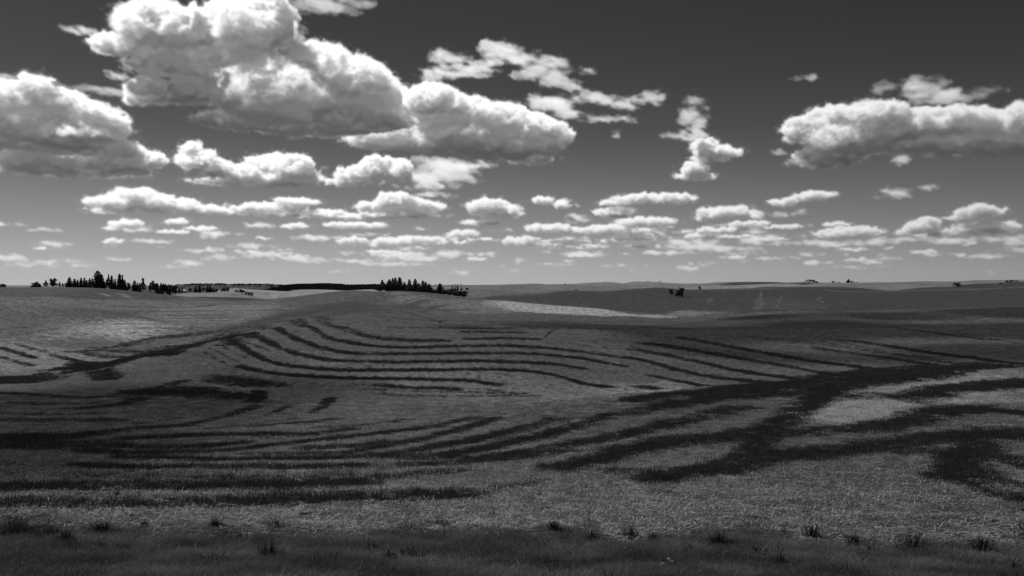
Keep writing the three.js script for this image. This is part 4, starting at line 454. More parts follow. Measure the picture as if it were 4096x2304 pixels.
  [0.7, 29.8, -170.1, 1.68, 32.2, -164.6, 1.66, 34.3, -159.2, 1.68, 36.4, -154.3, 1.63, 38, -148.4, 3.89],
  [0.5, 25.4, -152.9, 3.1, 26.7, -150.3, 3.03, 28, -147.6, 2.89],
  [0.9, 99.1, -233.8, 3.56, 100.9, -226.6, 3.29, 102.5, -219.7, 3.06, 103.1, -211.4, 2.82, 103.5, -203.4, 2.53, 104.2, -196.5, 2.32, 104.9, -190.3, 2.3, 105.5, -184.3, 2.35, 105.9, -178.4, 2.38, 106.2, -172.7, 2.38, 107.2, -168.5, 2.39, 108.4, -164.8, 2.34],
  [0.7, 83.3, -215.2, 2.76, 85.6, -209.3, 2.45, 87.6, -203.3, 2.32, 89.4, -197.6, 2.23, 91, -191.7, 2.18, 92, -185.2, 2.2, 92.5, -178.5, 2.34, 92.7, -171.5, 2.35, 92.8, -165.1, 2.2],
  [1, 118.4, -329.6, 2.22, 121.8, -319.8, 2.16, 125.2, -311, 2.09, 127.5, -300.8, 2.04, 129.4, -290.4, 1.98, 130.5, -279.5, 1.87, 131.3, -268.8, 1.75, 131.7, -258.3, 1.66, 131.4, -247.4, 1.57, 131.6, -238.2, 1.47, 132.7, -231.1, 1.38, 133.8, -224.7, 1.29, 135.1, -218.8, 1.2],
  [0.7, 101.5, -297.6, 6.09, 106.5, -294.9, 5.8, 111.5, -292.2, 5.56, 116.3, -289.5, 5.38],
  [0.6, 123.1, -318.1, 3.8, 127.2, -313.9, 3.78, 131.2, -310.1, 3.4, 134.6, -305.2, 2.41, 137.1, -298.6, 1.85, 139.3, -291.9, 1.83],
  [0.4, 136.3, -248.2, 1.42, 136.6, -241.5, 1.35, 137, -235.3, 1.28, 137.8, -230.1, 1.22],
  [0.9, 46, -277.4, 7.88, 53.4, -284.9, 8.43, 61, -292.3, 9.17, 68.9, -299.2, 8.65, 78.4, -312, 9.05, 88.4, -324.1, 10.4, 98.1, -333.9, 11.72, 107, -339.5, 13.32, 115.3, -342.5, 13.75, 123.7, -345.6, 24.94, 131.7, -347.1, 24.64, 140.9, -351.5, 23.81],
  [0.9, 232.2, -550, 37.32, 247.1, -557, 38.38, 261.7, -562.7, 39.87, 275.8, -567, 21.61, 289.5, -569.9, 22.74, 302.4, -571.3, 23.22, 313.8, -569.9, 22.36, 323.6, -565.6, 20.22, 332.9, -560.9, 19.12, 342.4, -556.7, 18.37, 352.3, -553.6, 17.71, 363.7, -552.9, 17.43],
  [0.8, 52.4, -270.7, 6.39, 58.1, -274, 6.53, 63.8, -277.1, 6.68, 69.6, -279.8, 6.76, 75.4, -282.1, 6.69],
  [0.5, 56.4, -315.3, 14.37, 60.2, -315.5, 14.52, 63.9, -315.2, 14.5],
  [0.32, -184.9, -335.3, 2.82, -178.3, -336.7, 2.87, -171.5, -338, 2.93, -164.7, -339.6, 2.94, -158.4, -342.1, 2.99, -151.8, -344.4, 3.1, -145.2, -346.8, 3, -139.2, -351.2, 3.03, -133.1, -355.8, 3.21, -128, -363.7, 3.93],
  [0.32, -176.5, -327.3, 2.72, -170.3, -328.6, 2.78, -163.8, -329.6, 2.83, -157.5, -330.9, 2.82, -151.5, -333.2, 2.81, -145.3, -335.3, 2.83, -139.1, -337.6, 2.64, -133.5, -341.5, 2.49, -127.6, -345.1, 2.55, -121.5, -348.7, 2.72],
  [0.32, -168.3, -319.4, 2.66, -162.5, -320.5, 2.73, -156.4, -321.4, 2.79, -150.4, -322.5, 2.78, -144.9, -324.7, 2.75, -139.2, -326.8, 2.73, -133.5, -329.1, 2.47, -128.5, -333.2, 2.22, -123.1, -337, 2.23, -117.5, -340.6, 2.25],
  [0.32, -160.4, -311.6, 2.6, -154.1, -312.5, 2.7, -147.7, -313.3, 2.8, -141.6, -314.7, 2.84, -135.8, -317, 2.82, -129.9, -319.6, 2.59, -124.7, -324, 2.23, -119.4, -328.7, 2.18, -113.7, -332.9, 2.21],
  [0.32, -152.7, -303.8, 2.54, -146.7, -304.3, 2.69, -140.6, -304.6, 2.87, -134.7, -305.6, 3.02, -129.3, -307.7, 3.08, -124, -310.2, 2.78, -119.4, -314.9, 2.27, -114.8, -320, 2.3, -109.6, -324.4, 2.45],
  [0.3, -65.8, -168.4, 0.65, -61.4, -163.1, 0.51, -57.4, -158.5, 0.48, -53.6, -153.7, 0.49],
  [0.3, -66.6, -173.7, 0.91, -61.7, -167.7, 0.59, -57.7, -163.4, 0.54, -53.8, -159.3, 0.53],
  [0.3, -75.6, -200.8, 0.73, -62.5, -173.4, 0.6, -58.1, -168.9, 0.65, -54.1, -165.1, 0.61],
  [0.3, -75.4, -204.1, 0.86, -65, -184.7, 1.86, -58.7, -175.7, 0.79, -54.4, -171.6, 0.69],
  [0.3, -85.4, -235.7, 7.28, -67, -194.9, 0.67, -60.1, -184.8, 1.04, -54.9, -179.1, 0.81],
  [0.3, -89, -250.4, 1.77, -67.1, -199.8, 0.52, -61, -193.2, 0.95, -55.5, -187.6, 0.93],
  [0.2, -29.1, -143.6, 1.34, -25.9, -143.2, 1.23, -22.8, -143.1, 1.15, -19.8, -143.2, 1.12, -16.7, -143.4, 1.14, -13.7, -143.7, 1.2, -10.6, -144, 1.3, -7.5, -143.8, 1.4, -4.4, -142.8, 1.54, -1.4, -141.7, 1.74],
  [0.2, -26, -139.5, 1.29, -22.9, -139.4, 1.21, -19.9, -139.4, 1.19, -16.8, -139.6, 1.23, -13.8, -139.9, 1.32, -10.7, -140.1, 1.46, -7.6, -140.1, 1.62, -4.6, -139.6, 1.81, -1.5, -139.2, 2, 1.6, -138.9, 2.07],
  [0.2, -23.2, -135.8, 1.31, -20.4, -135.5, 1.3, -17.6, -135.3, 1.36, -14.9, -135.5, 1.44, -12.1, -135.7, 1.56, -9.4, -135.7, 1.71, -6.6, -135.5, 1.87, -3.9, -135.2, 2, -1.1, -135.2, 2.08, 1.6, -135.5, 2.15, 4.4, -136, 2.16],
  [0.35, 74.6, -245.4, 2.59, 78, -240.7, 2.38, 81.2, -235.9, 2.11, 84.1, -230.9, 1.77, 86.8, -225.6, 1.4, 89, -220.1, 1.12, 91.1, -214.5, 1.01, 92.9, -208.9, 0.95, 94.6, -203.5, 0.9, 96.2, -198.3, 0.85, 97.7, -193.4, 0.83, 99, -188.6, 0.84],
  [0.35, 82.3, -244.2, 1.48, 84.8, -236.8, 1.41, 87, -229.4, 1.26, 89, -222.4, 1.13, 90.8, -215.6, 1.03, 92.4, -208.9, 0.95, 93.7, -202.3, 0.89, 95, -196.3, 0.84, 96.6, -191.2, 0.82, 97.9, -186.1, 0.84, 99, -180.8, 0.87],
  [0.35, 89.6, -241.9, 1.47, 90.6, -232.2, 1.32, 91.6, -223.4, 1.15, 92.5, -215.1, 1.03, 93.4, -207.7, 0.94, 94.2, -200.7, 0.87, 94.9, -194, 0.83, 95.8, -188, 0.82, 96.9, -183.1, 0.85, 97.8, -177.9, 0.88, 98.4, -172.9, 0.88],
  [0.35, 96, -238, 1.4, 95.8, -225.8, 1.21, 95.6, -214.9, 1.05, 95.4, -204.8, 0.92, 95.7, -196.7, 0.84, 95.9, -189.1, 0.82, 95.7, -181.3, 0.86, 96.5, -175.7, 0.89, 97.2, -170.3, 0.86, 97.8, -165.3, 0.83],
  [0.25, -30.5, -71.7, 0.99, -29.3, -72.3, 1.01, -28, -72.9, 1.03, -26.7, -73.6, 1.09, -25.4, -74, 1.15, -23.9, -74.3, 1.17, -22.5, -74.7, 1.13, -21.2, -75.4, 0.9, -20, -77, 0.75, -18.8, -78.6, 0.78, -17.6, -80.3, 0.81],
  [0.18, -26.9, -54.5, 0.63, -25.8, -54.5, 0.63, -24.7, -54.5, 0.63, -23.6, -54.5, 0.64, -22.5, -54.6, 0.64, -21.4, -54.7, 0.63, -20.3, -54.9, 0.63, -19.3, -55.1, 0.63, -18.2, -55.3, 0.63, -17.2, -55.6, 0.63, -16.1, -55.8, 0.61, -15, -56.2, 0.6, -14, -56.6, 0.61, -12.9, -57, 0.61, -11.8, -57.4, 0.61],
  [0.5, -20.3, -85.5, 2.12, -18.8, -86.8, 2.27, -17.2, -88.1, 2.19, -15.7, -89.8, 1.86, -14.2, -92.2, 1.78, -12.7, -94.9, 1.92],
  [0.45, -15.1, -63.4, 1.48, -13.9, -64.1, 1.5, -12.7, -64.7, 1.47, -11.5, -65.5, 1.41, -10.3, -66.4, 1.4, -9, -67.4, 1.44],
  [0.5, -8.1, -60.9, 1.69, -6.9, -61.4, 1.73, -5.7, -61.9, 1.78, -4.5, -62.4, 1.82, -3.2, -63, 1.86, -1.9, -63.6, 1.93, -0.6, -64.1, 1.94, 0.7, -64.7, 1.8, 2.1, -65.8, 1.75, 3.5, -66.7, 1.8, 4.9, -67.6, 1.8],
  [0.4, -12.8, -58.2, 1.19, -11.8, -58.8, 1.2, -10.7, -59.3, 1.22, -9.6, -59.8, 1.25, -8.5, -60.3, 1.28, -7.4, -60.8, 1.31, -6.2, -61.3, 1.34, -5.1, -61.8, 1.37],
  [0.4, -52.6, -284.5, 6.66, -45.2, -277, 7.32, -38.6, -273.2, 6.75, -32.3, -270.4, 6.01, -26.2, -267.9, 5.95, -20.5, -269.3, 5.83, -14.8, -272.1, 6.22, -9, -275.7, 6.63, -3, -279.7, 6.99, 3.1, -283.4, 6.55, 9.4, -288.9, 6.13, 16, -293.8, 6.37, 22.8, -298.6, 6.64, 29.7, -303.2, 7.08, 36.8, -307.2, 7.91, 43.8, -309.8, 8.75, 51, -312.1, 9.41, 58, -313.6, 9.98, 65, -314.1, 10.13],
  [0.4, -35, -233.8, 4.09, -30.1, -234.2, 4.26, -25.3, -234.8, 4.37, -20.4, -235.7, 4.41, -15.6, -237.4, 4.47, -10.7, -239.8, 4.22, -5.8, -244, 3.99, -0.7, -248.5, 3.98, 4.6, -252.6, 4.09, 10.1, -256.8, 4.28, 15.8, -260.8, 4.99, 21.3, -262, 5.41, 26.9, -262.9, 5.42, 32.5, -263.5, 5.41, 38.1, -263.9, 5.38, 43.7, -264.1, 5.35],
  [0.4, -79, -121.6, 2.02, -76, -120.6, 1.98, -73.1, -119.8, 1.94, -70.3, -119, 1.9, -67.5, -118.2, 1.86, -64.7, -117.5, 1.88, -62.7, -117.9, 1.74, -60.9, -118.9, 1.6, -59, -119.9, 1.57],
  [0.4, -68.6, -108.4, 1.75, -66.3, -108.4, 1.75, -64, -108.4, 1.75, -61.9, -108.8, 1.69, -60, -109.5, 1.65, -58.1, -110.3, 1.66],
  [0.45, -62.7, -96.5, 1.89, -60.5, -96.1, 1.9, -58.2, -95.7, 1.93, -56.3, -95.7, 1.94, -54.6, -96.2, 1.88, -53, -96.8, 1.88, -51.3, -97.4, 1.88],
  [-0.28, 265.5, -840, 1.41, 217.1, -696.4, 1.61, 172.9, -567.1, 1.16],
  [-0.28, 254.8, -804.2, 1.23, 211.9, -667.9, 1.55, 175, -566.3, 1.15],
  [-0.28, 219.9, -683, 1.56, 176.3, -565.8, 1.15],
  [-0.28, 260.6, -760.6, 1.4, 194.7, -581.9, 1.31],
  [-0.28, 190.6, -762.8, 1.56, 174.8, -699.5, 1.79],
  [-0.28, 194.2, -765.8, 1.5, 177.1, -698.6, 1.78],
  [-0.28, 290.6, -739.6, 1.9, 266.9, -692.3, 1.83],
  [-0.28, 271.4, -699.9, 1.44, 259, -655.4, 1.42],
  [-0.28, 279.1, -672.3, 1.4, 259.4, -608.6, 1.37],
  [-0.28, 255.9, -634.5, 1.43, 252.9, -618, 1.41],
  [0.8, 303.6, -822.2, 5.24, 295.6, -792.6, 4.92],
  [0.8, 243.2, -603.1, 4.6, 237.8, -584.4, 4.25],
  [0.8, 255.7, -626, 4.74, 241.3, -580.4, 4.11],
  [0.5, 138.4, -805.4, 10.93, 157.8, -846.7, 16.18, 173.5, -861.4, 26.54],
  [0.6, 126, -739.3, 14.45, 137.3, -735.8, 15.17],
  [0.5, 142.1, -792.9, 11.34, 159.4, -791.4, 11.17],
  [0.5, 191.1, -832.5, 7.58, 197.5, -818.5, 6.35, 203.4, -803.3, 5.65],
  [0.5, 268.8, -738.2, 23.35, 301.8, -809.3, 25.18],
  [0.6, 156.5, -546.8, 7.46, 172.3, -567.8, 9.15, 186.7, -581.5, 11.13],
];
const LAND = (() => {
  const n = survey.length / 3, qu = new Float64Array(n), qv = new Float64Array(n), N = n + 3, A = [], phi = (r2) => (r2 > 0 ? 0.5 * r2 * Math.log(r2) : 0);
  for (let i = 0; i < n; i++) { const d = -survey[i * 3 + 2]; qu[i] = survey[i * 3] / d; qv[i] = Math.log(d); }
  for (let i = 0; i < N; i++) A.push(new Float64Array(N + 1));
  for (let i = 0; i < n; i++) {
    for (let j = 0; j < n; j++) A[i][j] = phi((qu[i] - qu[j]) ** 2 + (qv[i] - qv[j]) ** 2) + (i === j ? 2e-4 : 0);
    A[i][n] = A[n][i] = 1; A[i][n + 1] = A[n + 1][i] = qu[i]; A[i][n + 2] = A[n + 2][i] = qv[i];
    A[i][N] = (EYE - survey[i * 3 + 1]) / Math.exp(qv[i]);
  }
  for (let c = 0; c < N; c++) {
    let p = c; for (let r = c + 1; r < N; r++) if (Math.abs(A[r][c]) > Math.abs(A[p][c])) p = r;
    [A[c], A[p]] = [A[p], A[c]]; const P = A[c];
    for (let r = c + 1; r < N; r++) { const f = A[r][c] / P[c]; if (f) { const Q = A[r]; for (let k = c; k <= N; k++) Q[k] -= f * P[k]; } }
  }
  const w = new Float64Array(N); for (let r = N - 1; r >= 0; r--) { let s = A[r][N]; for (let k = r + 1; k < N; k++) s -= A[r][k] * w[k]; w[r] = s / A[r][r]; }
  const NU = 150, NV = 330, U0 = -0.94, U1 = 0.94, V0 = Math.log(1.5), V1 = Math.log(1500), T = new Float32Array(NU * NV);
  for (let j = 0; j < NV; j++) for (let i = 0; i < NU; i++) {
    const u = lerp(U0, U1, i / (NU - 1)), v = lerp(V0, V1, j / (NV - 1)); let s = w[n] + w[n + 1] * u + w[n + 2] * v;
    for (let k = 0; k < n; k++) { const r2 = (u - qu[k]) ** 2 + (v - qv[k]) ** 2; if (r2 > 0) s += w[k] * 0.5 * r2 * Math.log(r2); }
    T[j * NU + i] = s * Math.exp(v);               // metres below the eye
  }
  const cub = (a, b, c, d, t) => b + 0.5 * t * (c - a + t * (2 * a - 5 * b + 4 * c - d + t * (3 * (b - c) + d - a)));
  return (x, z) => {                               // ground height at a place
    const d = Math.max(-z, 1.5), v = Math.log(d);
    const far = 30 + 4 * clamp((d - 1300) / 700);
    if (v >= V1 - 0.02) return EYE - far;
    const fu = clamp((x / d - U0) / (U1 - U0), 0, 1) * (NU - 1), fv = clamp((v - V0) / (V1 - V0), 0, 1) * (NV - 1), i = Math.min(NU - 2, Math.floor(fu)), j = Math.min(NV - 2, Math.floor(fv)), rows = [];
    for (let k = -1; k < 3; k++) { const o = clamp(j + k, 0, NV - 1) * NU; rows.push(cub(T[o + Math.max(0, i - 1)], T[o + i], T[o + i + 1], T[o + Math.min(NU - 1, i + 2)], fu - i)); }
    const drop = cub(rows[0], rows[1], rows[2], rows[3], fv - j);
    return EYE - lerp(drop, far, sstep(1150, 1400, d));
  };
})();

// ---------------------------------------------------------------- what grows where: stubble, regrowth, bank grass
// One sheet of ground on a fan-shaped grid, cells growing with distance; every value below belongs to a place on the ground.
const uCols = [], vRows = [];
for (let u = -0.74; u <= 0.7401; u += 0.0016) uCols.push(u);
for (let k = 1, s = 0.01; k < 16; k++, s *= 1.35) { uCols.unshift(uCols[0] - s); uCols.push(uCols[uCols.length - 1] + s); }
for (let v = Math.log(1.5); v < Math.log(21); v += 0.08) vRows.push(v);
for (let v = Math.log(21); v < Math.log(1150); v += 0.006) vRows.push(v);
for (let v = Math.log(1150); v < Math.log(16000); v += 0.12) vRows.push(v);
vRows.push(Math.log(16000));
const NC = uCols.length, NR = vRows.length;
const tone = new Float32Array(NC * NR), growth = new Float32Array(NC * NR), bank = new Float32Array(NC * NR);   // bare reflectance, green cover 0..1, bank grass 0..1
const uStart = uCols.findIndex((u) => u >= -0.74001), vStart = vRows.findIndex((v) => v >= Math.log(21) - 1e-6);
const colOf = (u) => clamp(uStart + (u + 0.74) / 0.0016, 0, NC - 1), rowOf = (d) => clamp(vStart + (Math.log(d) - Math.log(21)) / 0.006, 0, NR - 1);
const STUBBLE = 0.082, GREEN = 0.034;
{
  for (let j = 0; j < NR; j++) { const d = Math.exp(vRows[j]); for (let i = 0; i < NC; i++) { const x = uCols[i] * d; tone[j * NC + i] = STUBBLE * (1 + 0.35 * fbm2(x / 34 + 3, -d / 21, 3)); } }
  // fields: tone, raggedness of the margin, outline
  for (const f of fields) {
    const [t, rag] = f, m = (f.length - 2) / 2; let u0 = 9, u1 = -9, d0 = 1e9, d1 = 0;
    for (let k = 0; k < m; k++) { const x = f[2 + k * 2], d = -f[3 + k * 2]; u0 = Math.min(u0, x / d); u1 = Math.max(u1, x / d); d0 = Math.min(d0, d); d1 = Math.max(d1, d); }
    const pad = rag * 1.2;
    for (let j = Math.floor(rowOf(d0 * (1 - pad))); j <= Math.ceil(rowOf(d1 * (1 + pad))); j++) {
      const d = Math.exp(vRows[j]), z = -d;
      for (let i = Math.floor(colOf(u0 - pad)); i <= Math.ceil(colOf(u1 + pad)); i++) {
        const x = uCols[i] * d; let inside = false, best = 1e18;
        for (let k = 0, p = m - 1; k < m; p = k++) {
          const ax = f[2 + k * 2], az = f[3 + k * 2], bx = f[2 + p * 2], bz = f[3 + p * 2];
          if ((az > z) !== (bz > z) && x < (bx - ax) * (z - az) / (bz - az) + ax) inside = !inside;
          const ex = bx - ax, ez = bz - az, h = clamp(((x - ax) * ex + (z - az) * ez) / (ex * ex + ez * ez)), dx = x - ax - ex * h, dz = z - az - ez * h, q = dx * dx + dz * dz; if (q < best) best = q;
        }
        const e = rag * d, s = (inside ? 1 : -1) * Math.sqrt(best) / e, s0 = s + 1.5 * fbm2(x / e * 0.6, z / e * 0.6, 2) + 1.1 * fbm2(x / 2.3, z / 1.1, 2);
        const w = sstep(-0.55, 0.55, s0), o = j * NC + i;
        if (t < 0) bank[o] = Math.max(bank[o], w); else tone[o] = lerp(tone[o], t * (1 + 0.25 * fbm2(x / 9, z / 5, 3)), w);
      }
    }
  }
  // swaths: rows of regrowth (positive) or pale wheelings (negative): strength, then x, z, width along the row
  for (const s of swaths) {
    const st = s[0], m = (s.length - 1) / 3;
    for (let k = 0; k < m - 1; k++) {
      const ax = s[1 + k * 3], az = s[2 + k * 3], aw = s[3 + k * 3], bx = s[4 + k * 3], bz = s[5 + k * 3], bw = s[6 + k * 3], W = Math.max(aw, bw) * 2;
      const d0 = Math.max(2, Math.min(-az, -bz) - W), d1 = Math.max(-az, -bz) + W, dm = Math.min(-az, -bz), u0 = Math.min(ax / -az, bx / -bz) - W / dm - 0.002, u1 = Math.max(ax / -az, bx / -bz) + W / dm + 0.002, ex = bx - ax, ez = bz - az, l2 = ex * ex + ez * ez;
      for (let j = Math.floor(rowOf(d0)); j <= Math.ceil(rowOf(d1)); j++) {
        const d = Math.exp(vRows[j]), z = -d;
        for (let i = Math.floor(colOf(u0)); i <= Math.ceil(colOf(u1)); i++) {
          const x = uCols[i] * d, h = clamp(((x - ax) * ex + (z - az) * ez) / l2), q = Math.hypot(x - ax - ex * h, z - az - ez * h), w = lerp(aw, bw, h) * 0.5;
          if (q > w * 3) continue;
          const c = sstep(1.8, 0.4, q / w / 1.05 + 0.7 * fbm2(x / 3.1, z / 2.2, 3) + 0.25 * noise2(x * 1.3, z * 1.7)) * clamp(0.98 + 0.6 * noise2(x / 7 + st * 40, z / 7)), o = j * NC + i;
          if (st > 0) growth[o] = Math.max(growth[o], c * st); else tone[o] = lerp(tone[o], 0.3, c * -st * 0.8);
        }
      }
    }
  }
}
const sample = (grid, x, z) => { const d = -z, f = colOf(x / d), g = rowOf(d), i = Math.min(NC - 2, Math.floor(f)), j = Math.min(NR - 2, Math.floor(g)), o = j * NC + i, s = f - i, t = g - j; return lerp(lerp(grid[o], grid[o + 1], s), lerp(grid[o + NC], grid[o + NC + 1], s), t); };
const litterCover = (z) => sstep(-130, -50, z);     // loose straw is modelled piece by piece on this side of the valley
const relief = (x, z) => {                          // clods, wheelings and unevenness
  const d = -z; let h = 0.3 * noise2(x / 41, z / 41) + 0.1 * noise2(x / 11, z / 9);
  if (d < 700) h += 0.05 * noise2(x / 3.2, z / 2.6); if (d < 260) h += 0.035 * noise2(x / 0.9, z / 0.8);
  h += 0.22 * fbm2(x / 1.9, z / 1.9, 2) * sstep(46, 34, d);            // hummocks of the bank
  return h * sstep(8, 30, d);
};
const groundAt = (x, z) => LAND(x, z) + relief(x, z);

{
  const P = new Float32Array(NC * NR * 3), C = new Float32Array(NC * NR * 3), I = new Uint32Array((NC - 1) * (NR - 1) * 6), R = rng(77);
  for (let j = 0, o = 0; j < NR; j++) {
    const d = Math.exp(vRows[j]), z = -d;
    for (let i = 0; i < NC; i++, o++) {
      const x = uCols[i] * d, y = groundAt(x, z);
      P[o * 3] = x; P[o * 3 + 1] = y; P[o * 3 + 2] = z;
      // straw litter: fine streaks along the drilling direction, over soil that shows between
      const near = sstep(150, 60, d), streak = (1 - 0.6 * near) * (noise3(x / 1.6, z / 0.45, 2.2) + 0.8 * noise3(x / 5, z / 1.5, 4.4) + 0.5 * noise3(x / 19, z / 5.2, 8.8)), grain = R() - 0.5, g = growth[o];
      const L = 2 ** Math.round(Math.log2(0.4 + d * 0.0055)), dash = noise3(x / L, z / (L * 1.7), 6.1);
      let t = tone[o] * (1 + 0.38 * streak + (0.4 + 0.5 * (1 - near)) * grain + (1 - near) * (2.4 * Math.max(0, dash - 0.28) - 0.55 * sstep(-0.3, -0.55, dash)));
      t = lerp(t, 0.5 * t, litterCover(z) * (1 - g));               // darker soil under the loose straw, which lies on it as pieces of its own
      const green = clamp(g * 1.15 + 0.3 * g * (1 - g) * 4 * (streak * 0.8 + grain));
      t = lerp(t, GREEN * (1 + 0.3 * streak + 0.7 * grain), green);
      t = lerp(t, 0.06 * (1 + 0.5 * streak + 0.6 * grain), bank[o]);
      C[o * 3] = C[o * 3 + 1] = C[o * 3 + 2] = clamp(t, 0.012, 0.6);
    }
  }
  let q = 0; for (let j = 0; j < NR - 1; j++) for (let i = 0; i < NC - 1; i++) { const a = j * NC + i, b = a + 1, c = a + NC, e = c + 1; I[q++] = a; I[q++] = b; I[q++] = c; I[q++] = b; I[q++] = e; I[q++] = c; }
  const g = new THREE.BufferGeometry(); g.setAttribute('position', new THREE.BufferAttribute(P, 3)); g.setAttribute('color', new THREE.BufferAttribute(C, 3)); g.setIndex(new THREE.BufferAttribute(I, 1)); g.computeVertexNormals();
  const m = new THREE.MeshStandardMaterial({ vertexColors: true, roughness: 1 }); m.name = 'stubble and soil';
  const o = new THREE.Mesh(g, m); o.name = 'ground'; o.userData = { kind: 'structure', label: 'rolling harvested grain field with dark rows of regrowth', category: 'field' }; o.castShadow = o.receiveShadow = true; scene.add(o);
  // the land behind the viewer
  const b = new THREE.PlaneGeometry(26000, 13000, 40, 20); b.rotateX(-Math.PI / 2); b.translate(0, EYE - 1.95, 6500 - 1.45);
  const back = new THREE.Mesh(b, new THREE.MeshStandardMaterial({ color: new THREE.Color().setRGB(0.07, 0.07, 0.07), roughness: 1 })); back.name = 'ground_behind'; back.userData = { kind: 'structure', label: 'grassy ground behind the viewer', category: 'ground' }; back.receiveShadow = true; scene.add(back);
}

// ---------------------------------------------------------------- ridges beyond: name, distance, reflectance, crest line (x, y)
for (const [name, dist, t, ...c] of ridges) {
  const n = c.length / 2, NS = Math.max(90, Math.min(420, Math.round((c[(n - 1) * 2] - c[0]) / dist * 700))), NT = 30, front = dist * 0.2 + 60, back = dist * 0.12 + 60;
  const P = [], C = [], I = [], R = rng(Math.round(dist)), low = EYE - 37;
  const crest = (x) => { let i = 0; while (i < n - 2 && x > c[(i + 1) * 2]) i++; const g = (k) => c[clamp(k, 0, n - 1) * 2 + 1], f = clamp((x - c[i * 2]) / (c[i * 2 + 2] - c[i * 2])); const a = g(i - 1), b = g(i), d = g(i + 1), e = g(i + 2); const k = b + 0.5 * f * (d - a + f * (2 * a - 5 * b + 4 * d - e + f * (3 * (b - d) + e - a))); return clamp(k, Math.min(b, d) - Math.abs(d - b) * 0.2, Math.max(b, d) + Math.abs(d - b) * 0.2); };
  for (let j = 0; j <= NT; j++) for (let i = 0; i <= NS; i++) {
    const x = lerp(c[0], c[(n - 1) * 2], i / NS), v = j / NT, s = v < 0.75 ? (v / 0.75 - 1) * front : (v - 0.75) / 0.25 * back;         // metres behind the crest
    const edge = Math.min(1, Math.min(i, NS - i) / (NS * 0.06)), r = Math.abs(s) / (s < 0 ? front : back), prof = Math.cos(Math.min(1, r) * Math.PI / 2) ** 1.25;
    const y = low + (crest(x) - low) * prof * (0.75 + 0.25 * edge) + (s < -5 ? dist * 0.0016 * noise2(x / dist * 9, s / dist * 14) * r : 0);
    P.push(x, y, -dist - s);
    const st = noise3(x / dist * 60, s / dist * 160, 3.3) + 0.7 * noise3(x / dist * 200, s / dist * 420, 5.3), k = clamp(t * (1 + 0.32 * st + 0.35 * (R() - 0.5) + 0.25 * noise2(x / dist * 14, s / dist * 22)), 0.012, 0.6); C.push(k, k, k);
  }
  for (let j = 0; j < NT; j++) for (let i = 0; i < NS; i++) { const a = j * (NS + 1) + i, b = a + 1, d = a + NS + 1, e = d + 1; I.push(a, b, d, b, e, d); }
  const g = new THREE.BufferGeometry(); g.setAttribute('position', new THREE.Float32BufferAttribute(P, 3)); g.setAttribute('color', new THREE.Float32BufferAttribute(C, 3)); g.setIndex(I); g.computeVertexNormals();
  const m = new THREE.MeshStandardMaterial({ vertexColors: true, roughness: 1 }); m.name = 'far fields';
  const o = new THREE.Mesh(g, m); o.name = name + '_hill'; o.userData = { kind: 'structure', label: name.replace(/_/g, ' ') + ' hill on the far side of the valley', category: 'hill' }; o.castShadow = o.receiveShadow = true; scene.add(o);
}
let cloudCount = 0; const numberedCloud = () => 'cloud' + (cloudCount++ ? '_' + String(cloudCount - 1).padStart(3, '0') : '');
const overhead = [
  ['unseen ragged cloud overhead to the left, shaped to shade the left hollow', 400, -80, -99, 26, -70, -103, 20, -60, -106, 16, -49, -103, 13, -50, -74, 15, -42, -73, 12, -45, -115, 9, -41, -124, 7, -61, -72, 26, -44, -59, 14, -37, -59, 8, -42, -136, 6, -45, -129, 7, -40, -147, 7, -50, -150, 7, -37, -155, 5, -55, -128, 9, -71, -128, 10, -34, -62, 8, -36, -53, 9, -32, -71, 8],
  ['unseen long ragged cloud overhead, shaped to shade the right side of the bowl', 430, 55, -246, 20, 83, -261, 24, 115, -267, 26, 142, -256, 28, 169, -247, 30, 130, -194, 16, 109, -207, 12, 115, -288, 22, 39, -272, 18, 22, -277, 16, 159, -322, 20, 211, -325, 30, 173, -223, 30, 102, -338, 16, 4, -266, 10, 110, -188, 12, 89, -193, 11, 68, -202, 11, 50, -208, 11, 127, -178, 16, -11, -242, 10, 39, -222, 10],
];
// ---------------------------------------------------------------- unseen low clouds added above the frame, shaped to cast shade on the land
// each: what it shades (x, z, radius on the ground); the cloud itself hangs up the sun's ray from there
{
  const white = new THREE.MeshStandardMaterial({ color: new THREE.Color().setRGB(0.9, 0.9, 0.9), roughness: 1 }); white.name = 'cloud droplets';
  for (const [label, height, ...spots] of overhead) {
    const parts = [], k = height / sunDir.y;
    let cx = 0, cz = 0; for (let i = 0; i < spots.length; i += 3) { cx += spots[i] * 3 / spots.length; cz += spots[i + 1] * 3 / spots.length; }
    for (let i = 0; i < spots.length; i += 3) {
      const g = new THREE.IcosahedronGeometry(1, 12), p = g.attributes.position, r = spots[i + 2];
      for (let v = 0; v < p.count; v++) { const a = p.getX(v), b = p.getY(v), c = p.getZ(v), n = 1 + 0.3 * noise3(a * 1.7 + i, b * 1.7, c * 1.7) + 0.17 * noise3(a * 4 + i, b * 4, c * 4) + 0.08 * noise3(a * 9, b * 9 + i, c * 9); p.setXYZ(v, (spots[i] - cx) + a * n * r, b * n * r * (b > 0 ? 0.55 : 0.2) + (i % 5), (spots[i + 1] - cz) + c * n * r); }
      parts.push(g);
    }
    const g = mergeGeometries(parts); g.computeVertexNormals();
    const o = new THREE.Mesh(g, white); o.name = numberedCloud(); o.position.set(cx + sunDir.x * k, 5 + height, cz + sunDir.z * k); o.castShadow = true; o.userData = { label, category: 'cloud', group: 'clouds added for shade' }; scene.add(o);
  }
}
